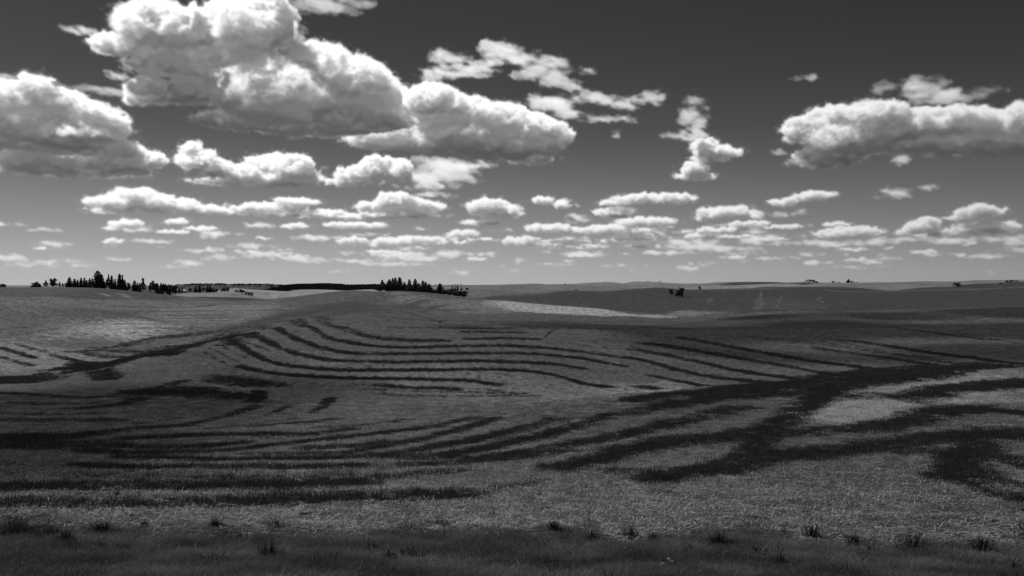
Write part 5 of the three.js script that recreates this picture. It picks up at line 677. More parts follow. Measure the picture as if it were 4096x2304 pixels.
// ---------------------------------------------------------------- ground cover: straw and stubble, regrowth in the rows, grass on the bank
const gray = (v) => new THREE.Color().setRGB(v, v, v);
const matte = (v, name, extra = {}) => { const m = new THREE.MeshStandardMaterial({ color: gray(v), roughness: 0.9, ...extra }); m.name = name; return m; };
function blades(list) {                              // each: root, tip, width, bend; a three-sided tapering blade of two joints
  const P = [], N = [];
  for (const [ax, ay, az, bx, by, bz, w, bend] of list) {
    const dx = bx - ax, dz = bz - az, l = Math.hypot(dx, dz) || 1, sx = -dz / l * w / 2, sz = dx / l * w / 2, mx = ax + dx * 0.5 - dx * bend * 0.3, mz = az + dz * 0.5 - dz * bend * 0.3, my = ay + (by - ay) * (0.5 + bend * 0.25);
    P.push(ax - sx, ay, az - sz, ax + sx, ay, az + sz, mx + sx * 0.8, my, mz + sz * 0.8, ax - sx, ay, az - sz, mx + sx * 0.8, my, mz + sz * 0.8, mx - sx * 0.8, my, mz - sz * 0.8, mx - sx * 0.8, my, mz - sz * 0.8, mx + sx * 0.8, my, mz + sz * 0.8, bx, by, bz);
  }
  const g = new THREE.BufferGeometry(); g.setAttribute('position', new THREE.Float32BufferAttribute(P, 3)); g.computeVertexNormals(); return g;
}
function litter(seed) {                              // straw lying about, roughly along the combine's path, and a few cut stalks standing
  const R = rng(seed), L = [];
  for (let i = 0; i < 26; i++) { const a = (R() - 0.5) * (R() < 0.7 ? 1.1 : 3.1), l = 0.12 + 0.5 * R() * R() * R() + 0.14 * R(), x = (R() - 0.5) * 1.2, z = (R() - 0.5) * 1.0, y = 0.015 + 0.09 * R(), c = Math.cos(a) * l / 2, s = Math.sin(a) * l / 2; L.push([x - c, y, z - s, x + c, y + (R() - 0.4) * 0.1, z + s, 0.026 + 0.026 * R(), 0.3]); }
  for (let i = 0; i < 3; i++) { const x = (R() - 0.5) * 1.1, z = (R() - 0.5), h = 0.09 + 0.13 * R(); L.push([x, -0.02, z, x + (R() - 0.5) * 0.1, h, z + (R() - 0.5) * 0.1, 0.025, 0.1]); }
  return blades(L);
}
function sprout(seed, n, h, spread, w, lean = 0.15) { const R = rng(seed), L = []; for (let i = 0; i < n; i++) { const a = R() * 6.283, r = Math.sqrt(R()) * spread, x = Math.cos(a) * r, z = Math.sin(a) * r, k = h * (0.45 + 0.65 * R()), o = R() * 6.283, q = k * (lean + (0.35 + lean) * R()); L.push([x, -0.03, z, x + Math.cos(o) * q, k, z + Math.sin(o) * q, w * (0.7 + 0.6 * R()), 0.5]); } return blades(L); }
function scatter(name, label, category, geometry, material, places) {
  const o = new THREE.InstancedMesh(geometry, material, places.length), M = new THREE.Matrix4(), q = new THREE.Quaternion(), up = new THREE.Vector3(0, 1, 0), p = new THREE.Vector3(), s = new THREE.Vector3();
  places.forEach(([x, z, turn, sc, sy, c], i) => { M.compose(p.set(x, groundAt(x, z) - 0.015, z), q.setFromAxisAngle(up, turn), s.set(sc, sc * sy, sc)); o.setMatrixAt(i, M); o.setColorAt(i, gray(c)); });
  o.name = name; o.userData = { kind: 'stuff', label, category }; o.castShadow = o.receiveShadow = true; scene.add(o); return o;
}
// candidate places, thinned with distance; keep() says how likely a place is to carry the plant
function places(seed, d0, d1, count, keep, make) {
  const R = rng(seed), out = [];
  for (let i = 0; i < count; i++) { const d = Math.exp(lerp(Math.log(d0), Math.log(d1), Math.sqrt(R()) * 0.62 + R() * 0.38)), x = (R() * 2 - 1) * 0.72 * d, z = -d; if (R() < keep(x, z, d)) out.push(make(x, z, d, R)); }
  return out;
}
{
  const thin = (name, k) => { const m = new THREE.MeshPhysicalMaterial({ color: gray(1), roughness: 1, transmission: k, thickness: 0, specularIntensity: 0.3, side: THREE.DoubleSide }); m.name = name; return m; };
  const straw = matte(1, 'straw'), leaf = thin('regrowth blades', 0.3), turf = thin('bank grass', 0.45);
  const bare = (x, z) => (1 - sample(bank, x, z)) * (1 - 0.96 * sample(growth, x, z)) ** 2;
  for (let k = 0; k < 3; k++) {
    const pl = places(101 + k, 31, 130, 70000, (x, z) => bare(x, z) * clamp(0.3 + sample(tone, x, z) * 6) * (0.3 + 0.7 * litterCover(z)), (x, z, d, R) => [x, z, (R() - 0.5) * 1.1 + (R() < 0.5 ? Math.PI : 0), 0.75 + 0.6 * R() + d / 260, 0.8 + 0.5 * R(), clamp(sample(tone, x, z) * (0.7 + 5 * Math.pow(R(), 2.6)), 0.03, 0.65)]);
    scatter('straw_litter', 'pale straw and cut stalks lying over the harvested field', 'straw', litter(31 + k), straw, pl);
  }
  for (let k = 0; k < 3; k++) {
    const pl = places(201 + k, 34, 280, 150000, (x, z, d) => (1 - sample(bank, x, z)) * clamp(sample(growth, x, z) * (1.05 + 0.7 * sstep(95, 55, d)) - 0.05 + 0.008) , (x, z, d, R) => [x, z, R() * 6.283, 0.7 + 0.6 * R() + d / 300, (0.8 + 0.6 * R()) * (1 + 0.5 * sstep(95, 55, d)), 0.055 * (0.5 + 1.0 * R())]);
    scatter('regrowth', 'dark green regrowth standing in the drilled rows', 'regrowth', sprout(61 + k, 16, 0.17, 0.34, 0.026), leaf, pl);
  }
  for (let k = 0; k < 3; k++) {
    const pl = places(301 + k, 22, 44, 24000, (x, z) => sample(bank, x, z), (x, z, d, R) => { const n = fbm2(x / 1.7, z / 1.7, 3), pale = fbm2(x / 3 + 9, z / 2.4, 3); return [x, z, R() * 6.283, 0.7 + 0.5 * R() + 0.5 * n, 0.7 + 0.7 * R() + 1.1 * n, clamp(0.14 * (0.35 + R() * R() * 1.7) * (1 + 2 * pale), 0.025, 0.5)]; });
    scatter('bank_grass', 'rough dry grass on the near bank', 'grass', sprout(91 + k, 40, 0.075 + 0.05 * k, 0.42, 0.016, 0.5 + 0.5 * k), turf, pl);
  }
  const w = places(401, 23, 60, 5200, (x, z) => (0.12 + 0.88 * sample(bank, x, z)) * sstep(-0.05, 0.35, fbm2(x / 2.2 + 5, z / 2.2, 3)), (x, z, d, R) => [x, z, R() * 6.283, 0.5 + 0.9 * R(), 0.5 + 0.8 * R(), 0.05 * (0.5 + R())]);
  const long = places(421, 31, 62, 9000, (x, z) => bare(x, z), (x, z, d, R) => [x, z, (R() - 0.5) * 1.4, 1.1 + 0.9 * R(), 0.8, 0.18 + 0.4 * R()]);
  scatter('long_straw', 'longer bleached straws lying on the near stubble', 'straw', blades([[-0.3, 0.06, 0, 0.32, 0.09, 0.05, 0.032, 0.3], [-0.2, 0.05, 0.3, 0.16, 0.12, 0.22, 0.026, 0.2], [0.1, 0.03, -0.32, 0.2, 0.16, -0.42, 0.024, 0.2]]), straw, long);
  scatter('low_weeds', 'dark low weeds growing through the bank grass', 'weeds', sprout(131, 34, 0.24, 0.22, 0.05, 0.5), leaf, w);
  const dead = places(411, 23, 42, 1500, (x, z) => sample(bank, x, z), (x, z, d, R) => [x, z, R() * 6.283, 0.7 + 0.7 * R(), 0.7 + 0.8 * R(), 0.2 + 0.3 * R()]);
  scatter('dead_stems', 'thin bleached dead stems in the bank grass', 'dead stems', sprout(141, 4, 0.34, 0.5, 0.012, 0.5), turf, dead);
}
const woods = [
  ['left grove', -346.9, 18.43, -536, 2.8, 2.7, 3, -348.4, 18.18, -541, 2.5, 2.1, 3, -324.3, 18.65, -534, 3, 2.7, 3, -321.8, 18.7, -533, 3.7, 3, 3, -319.3, 18.75, -532, 2.8, 2.4, 3, -315.2, 18.71, -533, 5, 3.7, 1, -311, 18.65, -534, 6.3, 4.7, 2, -310.5, 18.24, -541, 4.7, 1.9, 1, -304.4, 18.62, -534, 3.6, 1.7, 1, -302.2, 18.59, -534, 3.1, 1.7, 3, -300, 18.57, -534, 7.5, 4.4, 0, -295.2, 18.61, -532, 6.5, 3.4, 0, -296.5, 18.24, -538, 6.2, 2.7, 0, -294.3, 18.18, -538, 7.6, 3.4, 0, -288.6, 18.46, -532, 7.4, 2.5, 0, -293, 17.71, -543, 6.6, 2.8, 0, -287.2, 18.11, -536, 7.2, 2.9, 0, -288.2, 17.7, -541, 8, 2.7, 0, -279.8, 18.12, -532, 12.3, 7.8, 0, -277.8, 17.93, -533, 10.2, 4.7, 0, -275.5, 17.87, -532, 5.8, 2.7, 0, -276.3, 17.45, -537, 6.6, 2, 1, -277, 17.07, -541, 10.8, 2.7, 1, -271.4, 17.4, -534, 9.9, 3.7, 0, -269.4, 17.14, -535, 8.1, 2.2, 0, -267.5, 16.77, -537, 11.7, 4.8, 0, -268.4, 16.16, -543, 11.4, 3.1, 1, -265.9, 16.18, -541, 8.3, 3.1, 0, -260.5, 16.37, -535, 5.5, 2.7, 3, -259.2, 15.55, -541, 8.4, 4.5, 0, -256.9, 15.34, -541, 7.4, 2.2, 0, -254.5, 15.33, -539, 7.1, 2.2, 0, -249.1, 15.57, -532, 9.7, 4.6, 1, -247.9, 14.54, -540, 7.7, 2.6, 1, -242.9, 14.61, -535, 9, 4.4, 2, -243.7, 13.85, -542, 8.2, 2.8, 0, -238.6, 14.06, -536, 8.3, 3.1, 0, -239.2, 13.37, -542, 8.3, 3.1, 2, -237, 13.14, -542, 7.9, 2.9, 2, -234.5, 13.15, -540, 7.7, 2.2, 0, -232.3, 12.91, -540, 7.6, 3.4, 2, -227.2, 13.36, -532, 7, 2.4, 2],
  ['pale rise', -329.1, 12.63, -780, 6.6, 2.2, 0, -326.6, 12.79, -780, 5.7, 2, 2, -318.7, 13.32, -780, 4.7, 3.2, 2, -313.5, 13.41, -780, 6.1, 3.7, 0, -309.1, 13.48, -780, 7.5, 4.2, 0, -305.1, 13.55, -780, 5, 3.2, 2, -301.7, 13.6, -780, 6.6, 3.2, 0, -299.4, 13.64, -780, 6.6, 3.2, 0, -297.2, 13.68, -780, 5.1, 3, 0, -294.7, 13.71, -780, 4.6, 2.5, 0, -292.3, 13.74, -780, 3.3, 2.2, 3, -287.1, 13.81, -780, 3, 1.7, 3, -284.6, 13.84, -780, 4.7, 3.7, 2, -281.6, 13.88, -780, 4.6, 3.7, 2, -272.7, 13.48, -780, 2.6, 3, 2, -267.3, 12.58, -780, 4.2, 5.7, 2, -263.1, 11.52, -780, 2.3, 2.5, 3, -260.1, 10.78, -780, 2.8, 3, 3, -257.4, 10.13, -780, 3.2, 2.5, 3],
  ['hilltop clump', -85.6, 16.38, -499, 3.9, 2.2, 2, -82.5, 16.5, -501, 7.2, 4.5, 1, -77.4, 16.69, -497, 7.7, 4.3, 0, -76.3, 16.47, -504, 8.8, 3.2, 0, -74.7, 16.4, -505, 9.2, 3.5, 0, -72, 16.34, -504, 9.4, 4.8, 0, -68.4, 16.39, -500, 6.3, 3.2, 0, -65.3, 16.12, -501, 8.3, 3.5, 0, -61.9, 15.59, -504, 9.2, 3.8, 0, -59.4, 15.48, -502, 6.6, 3.2, 0, -56.7, 15.25, -501, 8.4, 4.1, 0, -54.5, 15.23, -498, 7.5, 3.2, 0],
  ['hilltop clump', -83.2, 16.49, -494, 3.2, 3.4, 3, -79.1, 16.69, -494, 4.2, 4.1, 3, -75.9, 16.79, -494, 4.8, 4.4, 3, -71.8, 16.8, -494, 5.1, 4.7, 3, -68.6, 16.73, -494, 3.9, 4.1, 3, -62.7, 16.38, -494, 3.9, 4.1, 3, -57.4, 15.88, -494, 3.8, 4.4, 3, -53, 15.36, -494, 3.7, 4.4, 3, -47.6, 14.62, -494, 2.9, 3.4, 3],
  ['hilltop clump', -51.7, 15.42, -491, 6.1, 4.1, 0, -49.2, 15.23, -489, 2.3, 2.5, 3, -44.8, 14.62, -489, 7.1, 4.7, 0],
  ['hedge shrubs', -40.5, 14.83, -476, 2.6, 4.2, 3, -37.8, 14.36, -478, 3.4, 4.9, 3, -35, 14.01, -477, 3.6, 4.5, 3, -32.5, 13.57, -478, 3.1, 4.9, 3, -29.2, 12.98, -479, 3.5, 4.6, 3],
  ['farm trees', -98.2, 12.47, -1300, 9.6, 2.1, 0, -93.6, 12.59, -1300, 5.8, 2.9, 0, -89.9, 11.75, -1300, 8.7, 3.7, 0, -83.7, 12.83, -1300, 5.1, 3.3, 0, -73.8, 11.75, -1300, 5.4, 5.4, 2],
  ['slope bushes', 163.3, 10.77, -807.8, 6.7, 4.6, 3, 165.7, 9.24, -789, 6.8, 5.8, 3, 169.1, 9.02, -786.3, 9.5, 6.2, 3, 210.8, 15.93, -884.9, 4.1, 3.1, 3, 71.2, 14.72, -876.4, 1.9, 2.2, 3],
  ['far right trees', 673.3, 20, -1900, 5.4, 11.5, 3],
  ['far right trees', 1005.6, 32.34, -2700, 6.5, 5.1, 2, 1013.4, 32.78, -2700, 8.6, 6, 2, 1021.1, 32.16, -2700, 10.1, 7.7, 2, 1027.9, 31.62, -2700, 9.8, 7.7, 2, 1034.8, 31.07, -2700, 10.3, 6.9, 2, 1041.6, 30.52, -2700, 6.6, 6.9, 2, 1047.6, 30.04, -2700, 4.5, 5.1, 3],
  ['far right trees', 712.3, 26.91, -1750, 4.2, 5, 2, 716.2, 26.97, -1750, 3, 3.3, 2, 725.7, 27.11, -1750, 2.3, 3.3, 3, 744, 27.39, -1750, 5.9, 3.9, 0, 747.9, 27.45, -1750, 8.6, 6.1, 0, 754, 27.56, -1750, 4.7, 4.4, 0, 759.5, 27.67, -1750, 2.9, 3.3, 0, 766.7, 27.82, -1750, 1.3, 3.9, 3],
  ['far right trees', 762.8, 18.92, -1350, 6.6, 9, 3, 837.3, 19.14, -1350, 5.6, 4.7, 3, 825.8, 19.57, -1350, 2.1, 2.6, 3, 848, 25.4, -1350, 4.9, 3.9, 2, 853.2, 26.42, -1350, 3.4, 3.4, 2, 856.6, 27.11, -1350, 3.6, 3.9, 2, 861.7, 27.28, -1350, 2.1, 3.4, 2, 865.2, 27.28, -1350, 2.6, 3.4, 2],
  ['skyline trees', 1035.5, 51.56, -6000, 7.5, 13.3, 2, 1094.5, 44.75, -6000, 7.6, 9.5, 2, 1111.7, 42.84, -6000, 7.6, 9.5, 2, 1126.9, 47.5, -6000, 7.7, 19, 2, 708.1, 44.75, -6000, 7.6, 9.5, 2, 727.2, 44.75, -6000, 5.7, 7.6, 2],
  ['skyline trees', 154.7, 20.73, -2300, 6.9, 4.4, 2, -223.3, 20.36, -2300, 4, 4.4, 2, -148.1, 22.83, -2300, 3, 4.4, 2],
];
const nearThings = [
  ['clod', -10.7, -40.71, 0.8, 0.31],
  ['clod', 18.37, -53.36, 0.41, 0.24],
  ['clod', 17.78, -55.27, 0.46, 0.11],
  ['clod', 13.94, -46.91, 0.45, 0.12],
  ['clod', 13.54, -50.39, 0.22, 0.11],
  ['clod', 19.95, -48.29, 0.18, 0.11],
  ['tuft', 3.57, -34.91, 0.84, 0.44],
  ['tuft', 1.96, -36.43, 0.6, 0.42],
  ['tuft', 5.46, -36.08, 0.76, 0.41],
  ['tuft', 6.31, -35.09, 0.49, 0.36],
  ['tuft', 13.8, -36.18, 1.03, 0.46],
  ['tuft', 16.84, -32.98, 1.36, 0.59],
  ['tuft', 19.73, -33.04, 1.15, 0.59],
  ['tuft', 10.05, -29.33, 0.6, 0.37],
  ['tuft', -19.01, -36.54, 0.93, 0.46],
  ['tuft', -17.7, -37.91, 0.43, 0.26],
  ['tuft', -14.38, -38.29, 0.73, 0.34],
  ['tuft', -11.47, -38.26, 0.85, 0.29],
  ['tuft', -19.53, -34.45, 0.87, 0.39],
  ['tuft', -9.73, -31.54, 1.1, 0.6],
  ['tuft', -22.69, -35.98, 1.37, 0.68],
  ['tuft', 9.09, -34.45, 0.98, 0.44],
  ['tuft', 14.78, -33.96, 1.08, 0.47],
  ['tuft', -4.84, -31.23, 0.69, 0.34],
  ['stem', -2.85, -33.54, 0.06, 2.45],
  ['stem', 3.32, -35.87, 0.09, 1.48],
  ['stem', 3.47, -36, 0.09, 1.6],
  ['stem', 3.62, -35.92, 0.09, 1.25],
  ['stem', 10.26, -30.39, 0.06, 0.87],
  ['stem', 10.32, -30.27, 0.06, 0.77],
  ['stem', 15.51, -33.67, 0.11, 0.96],
  ['yarrow', 5.66, -28.46, 0.2, 0.42],
  ['straw', 0.16, -36.69, 0.16, 0.58],
  ['straw', 9.99, -31.74, 0.16, 0.6],
  ['straw', 18.29, -33.77, 0.11, 0.54],
  ['straw', -1.4, -29.78, 0.23, 0.38],
  ['straw', 12.02, -30.51, 0.19, 0.48],
];
// ---------------------------------------------------------------- trees
const M_NEEDLE = matte(0.028, 'conifer needles', { side: THREE.DoubleSide }), M_LEAF = matte(0.048, 'broad leaves', { side: THREE.DoubleSide }), M_BARK = matte(0.04, 'bark');
function tris(list) { const g = new THREE.BufferGeometry(); g.setAttribute('position', new THREE.Float32BufferAttribute(list, 3)); g.computeVertexNormals(); return g; }
function tuft(P, x, y, z, s, R, flat = 1) {          // a spray of needles or leaves: two small crossed triangles
  for (let k = 0; k < 2; k++) { const a = R() * 6.283, b = R() * 6.283; P.push(x + Math.cos(a) * s, y + (R() - 0.5) * s * flat, z + Math.sin(a) * s, x + Math.cos(a + 2.1) * s * 0.8, y + (R() - 0.5) * s * flat, z + Math.sin(a + 2.1) * s * 0.8, x + Math.cos(b) * s * 0.4, y + (0.5 + R() * 0.7) * s * flat, z + Math.sin(b) * s * 0.4); }
}
function limb(ax, ay, az, bx, by, bz, r0, r1) { const a = new THREE.Vector3(ax, ay, az), b = new THREE.Vector3(bx, by, bz), g = new THREE.CylinderGeometry(r1, r0, a.distanceTo(b), 6, 1, true); g.translate(0, a.distanceTo(b) / 2, 0); g.applyQuaternion(new THREE.Quaternion().setFromUnitVectors(new THREE.Vector3(0, 1, 0), b.clone().sub(a).normalize())); g.translate(ax, ay, az); return g.deleteAttribute('uv'); }
// all kinds: one unit tall, one unit wide
function coniferShape(seed, open) {
  const R = rng(seed), P = [], G = [limb(0, -0.06, 0, 0, 0.93, 0, 0.028, 0.004)], whorls = open ? 12 : 24, lop = R() * 6.283;
  for (let k = 0; k < whorls; k++) {
    const t = (open ? 0.2 : 0.06) + (open ? 0.76 : 0.9) * (k + R() * 0.6) / whorls, n = open ? 5 : 7;
    const prof = open ? Math.min(1, (1 - t) * 2.2) * (0.55 + 0.45 * Math.sin(t * 9 + seed)) : Math.pow(1 - t, 0.66) * (t < 0.14 ? 0.75 : 1);
    for (let b = 0; b < n; b++) {
      const a = b / n * 6.283 + k * 1.9 + R() * 0.7, len = 0.5 * prof * (0.6 + 0.55 * R()) * (1 + 0.18 * Math.cos(a - lop)), droop = open ? 0.02 : -0.07 * (1 - t), c = Math.cos(a), s = Math.sin(a);
      if (len > 0.12) G.push(limb(0, t, 0, c * len * 0.9, t + droop * 0.8, s * len * 0.9, 0.007, 0.002));
      const m = open ? 4 : 5;
      for (let q = 0; q < m; q++) { const f = open ? 0.45 + 0.6 * q / m : 0.18 + 0.85 * q / m; tuft(P, c * len * f + (R() - 0.5) * 0.05, t + droop * f + (R() - 0.4) * 0.025, s * len * f + (R() - 0.5) * 0.05, (open ? 0.12 : 0.1 * (0.35 + 0.75 * Math.sqrt(1 - t))) * (0.75 + 0.5 * R()), R, open ? 0.55 : 0.42); }
    }
  }
  tuft(P, 0, 0.95, 0, 0.03, R, 1.6); tuft(P, 0, 0.92, 0, 0.05, R, 0.9); tuft(P, 0, 0.87, 0, 0.07, R, 0.8);
  return [mergeGeometries(G.map((g) => g.toNonIndexed())), tris(P)];
}
function broadShape(seed, bush) {
  const R = rng(seed), P = [], G = [limb(0, -0.06, 0, 0, bush ? 0.3 : 0.55, 0, bush ? 0.03 : 0.045, 0.02)], n = bush ? 18 : 15;
  for (let k = 0; k < n; k++) {
    const a = k * 2.4 + R(), e = R(), r = Math.sqrt(R()) * 0.36, y = bush ? 0.13 + 0.72 * e : 0.34 + 0.54 * e, k2 = Math.sqrt(Math.max(0.05, 1 - ((y - 0.55) / 0.5) ** 2)), x = Math.cos(a) * r * k2 * 1.1, z = Math.sin(a) * r * k2 * 1.1, s = (bush ? 0.15 : 0.17) * (0.7 + 0.6 * R());
    G.push(limb(0, bush ? 0.05 : 0.22, 0, x, y, z, 0.014, 0.004));
    const m = bush ? 34 : 46;
    for (let q = 0; q < m; q++) { const u = R() * 2 - 1, w = R() * 6.283, d = s * Math.cbrt(R()), c = Math.sqrt(1 - u * u); tuft(P, x + c * Math.cos(w) * d, y + u * d * 0.85, z + c * Math.sin(w) * d, 0.062 * (0.7 + 0.7 * R()), R, 1); }
  }
  return [mergeGeometries(G.map((g) => g.toNonIndexed())), tris(P)];
}
const KINDS = [[0, 1, 2, 3].map((k) => coniferShape(400 + k, false)), [0, 1, 2].map((k) => coniferShape(430 + k, true)), [0, 1, 2].map((k) => broadShape(460 + k, false)), [0, 1, 2].map((k) => broadShape(480 + k, true))];
const NAMES = ['conifer', 'pine_tree', 'broadleaf_tree', 'bush'];
const taken = new Map(), numbered = (n) => { const k = taken.get(n) || 0; taken.set(n, k + 1); return k ? n + '_' + String(k).padStart(3, '0') : n; };
const ONES = ['', 'first', 'second', 'third', 'fourth', 'fifth', 'sixth', 'seventh', 'eighth', 'ninth', 'tenth', 'eleventh', 'twelfth', 'thirteenth', 'fourteenth', 'fifteenth', 'sixteenth', 'seventeenth', 'eighteenth', 'nineteenth'];
const ordinal = (n) => (n < 20 ? ONES[n] : n % 10 ? ['', '', 'twenty', 'thirty', 'forty'][Math.floor(n / 10)] + '-' + ONES[n % 10] : ['', '', 'twentieth', 'thirtieth', 'fortieth'][n / 10]);
const KIND_WORD = ['dark conifer', 'open-branched pine', 'round-crowned tree', 'low bush'];
const PLACE = { 'left grove': 'in the dark grove along the left hilltop', 'pale rise': 'on the pale rise right of the left grove', 'hilltop clump': 'in the clump crowning the central hill', 'hedge shrubs': 'in the hedge running down right of the central clump', 'farm trees': 'by the far farm right of the central clump', 'slope bushes': 'on the dark slope right of centre', 'far right trees': 'on the far hills at the right', 'skyline trees': 'on the far skyline right of the central clump' };
const GROUP = { 'left grove': 'trees of the left grove', 'pale rise': 'trees on the pale rise', 'hilltop clump': 'trees of the central clump', 'hedge shrubs': 'hedge shrubs', 'farm trees': 'farm trees', 'slope bushes': 'trees on the dark slope', 'far right trees': 'trees on the far right hills', 'skyline trees': 'skyline trees' };
{
  const R = rng(900), all = {};
  for (const [g, ...v] of woods) for (let i = 0; i < v.length; i += 6) (all[g] ||= []).push(v.slice(i, i + 6));
  for (const [g, list] of Object.entries(all)) {
    const tall = Math.max(...list.map((t) => t[3] / -t[2])), count = [0, 0, 0, 0];
    list.sort((a, b) => a[0] / -a[2] - b[0] / -b[2]);
    list.forEach(([x, y, z, h, w, style]) => {
      const shape = KINDS[style][Math.floor(R() * KINDS[style].length)], t = new THREE.Group();
      const trunk = new THREE.Mesh(shape[0], M_BARK), crown = new THREE.Mesh(shape[1], style < 2 ? M_NEEDLE : M_LEAF);
      trunk.name = 'trunk'; crown.name = 'crown'; trunk.castShadow = crown.castShadow = trunk.receiveShadow = crown.receiveShadow = true; t.add(trunk, crown);
      t.name = numbered(NAMES[style]); t.position.set(x, y - 0.15, z); t.rotation.y = R() * 6.283; const k = w * (style === 0 ? (g === 'hilltop clump' ? 1.75 : 1.5) : style === 3 ? (g === 'slope bushes' ? 1.15 : 1.5) : 1.25); t.scale.set(k, (h + 0.15) * (style === 3 && g !== 'slope bushes' ? 1.15 : 1.02), k);
      const first = h / -z === tall, n = ++count[style];
      t.userData = { label: first ? 'tallest tree ' + PLACE[g] : ordinal(n) + ' ' + KIND_WORD[style] + ' from the left ' + PLACE[g], category: style === 3 ? 'bush' : 'tree', group: GROUP[g] };
      scene.add(t);
    });
  }
}
// the far wood along the ridge behind the left fields: a dark mass
{
  const R = rng(31), ridge = Object.fromEntries(ridges.map((r) => [r[0], r])), make = (name, label, geo, mat, list) => { const o = new THREE.InstancedMesh(geo, mat, list.length), M = new THREE.Matrix4(), q = new THREE.Quaternion(), up = new THREE.Vector3(0, 1, 0); list.forEach(([x, y, z, h, w], i) => o.setMatrixAt(i, M.compose(new THREE.Vector3(x, y, z), q.setFromAxisAngle(up, R() * 6.283), new THREE.Vector3(w, h, w)))); o.name = name; o.userData = { kind: 'stuff', label, category: 'wood' }; o.castShadow = o.receiveShadow = true; scene.add(o); };
  const crestY = (r, x) => { const c = r.slice(3); for (let i = 0; i < c.length - 2; i += 2) if (x <= c[i + 2] || i === c.length - 4) return lerp(c[i + 1], c[i + 3], clamp((x - c[i]) / (c[i + 2] - c[i]))); };
  const wood = [], r = ridge.forest_ridge, front = r[1] * 0.2 + 60, low = EYE - 37;
  for (let i = 0; i < 2600; i++) { const x = lerp(r[3] + 12, r[r.length - 2] - 20, R()), s = -Math.pow(R(), 1.3) * 170 + 8, y = low + (crestY(r, x) - low) * Math.cos(Math.min(1, Math.abs(s) / front) * Math.PI / 2) ** 1.25; const h = 3.6 + 3.8 * R() * (0.6 + 0.6 * (noise2(x / 60, 3) + 0.5)); wood.push([x, y - 0.5, -r[1] - s, h, h * 0.62]); }
  make('far_wood', 'dark wood covering the far ridge left of centre', mergeGeometries([KINDS[2][0][1], KINDS[2][1][0].clone().deleteAttribute('uv')]), M_LEAF, wood);
  const w2 = [], r2 = ridge.wooded; for (let i = 0; i < 420; i++) { const x = lerp(r2[3] + 60, r2[r2.length - 2] - 60, R()), s = -Math.pow(R(), 3) * 160 + 6, h = 2.2 + 3 * R() * R(); w2.push([x, low + (crestY(r2, x) - low) * Math.cos(Math.min(1, Math.abs(s) / (r2[1] * 0.2 + 60)) * Math.PI / 2) ** 1.25 - 0.4, -r2[1] - s, h, h * (0.8 + R())]); }
  make('far_scrub', 'scattered dark scrub along the far dark hill', KINDS[3][0][1], M_LEAF, w2);
}
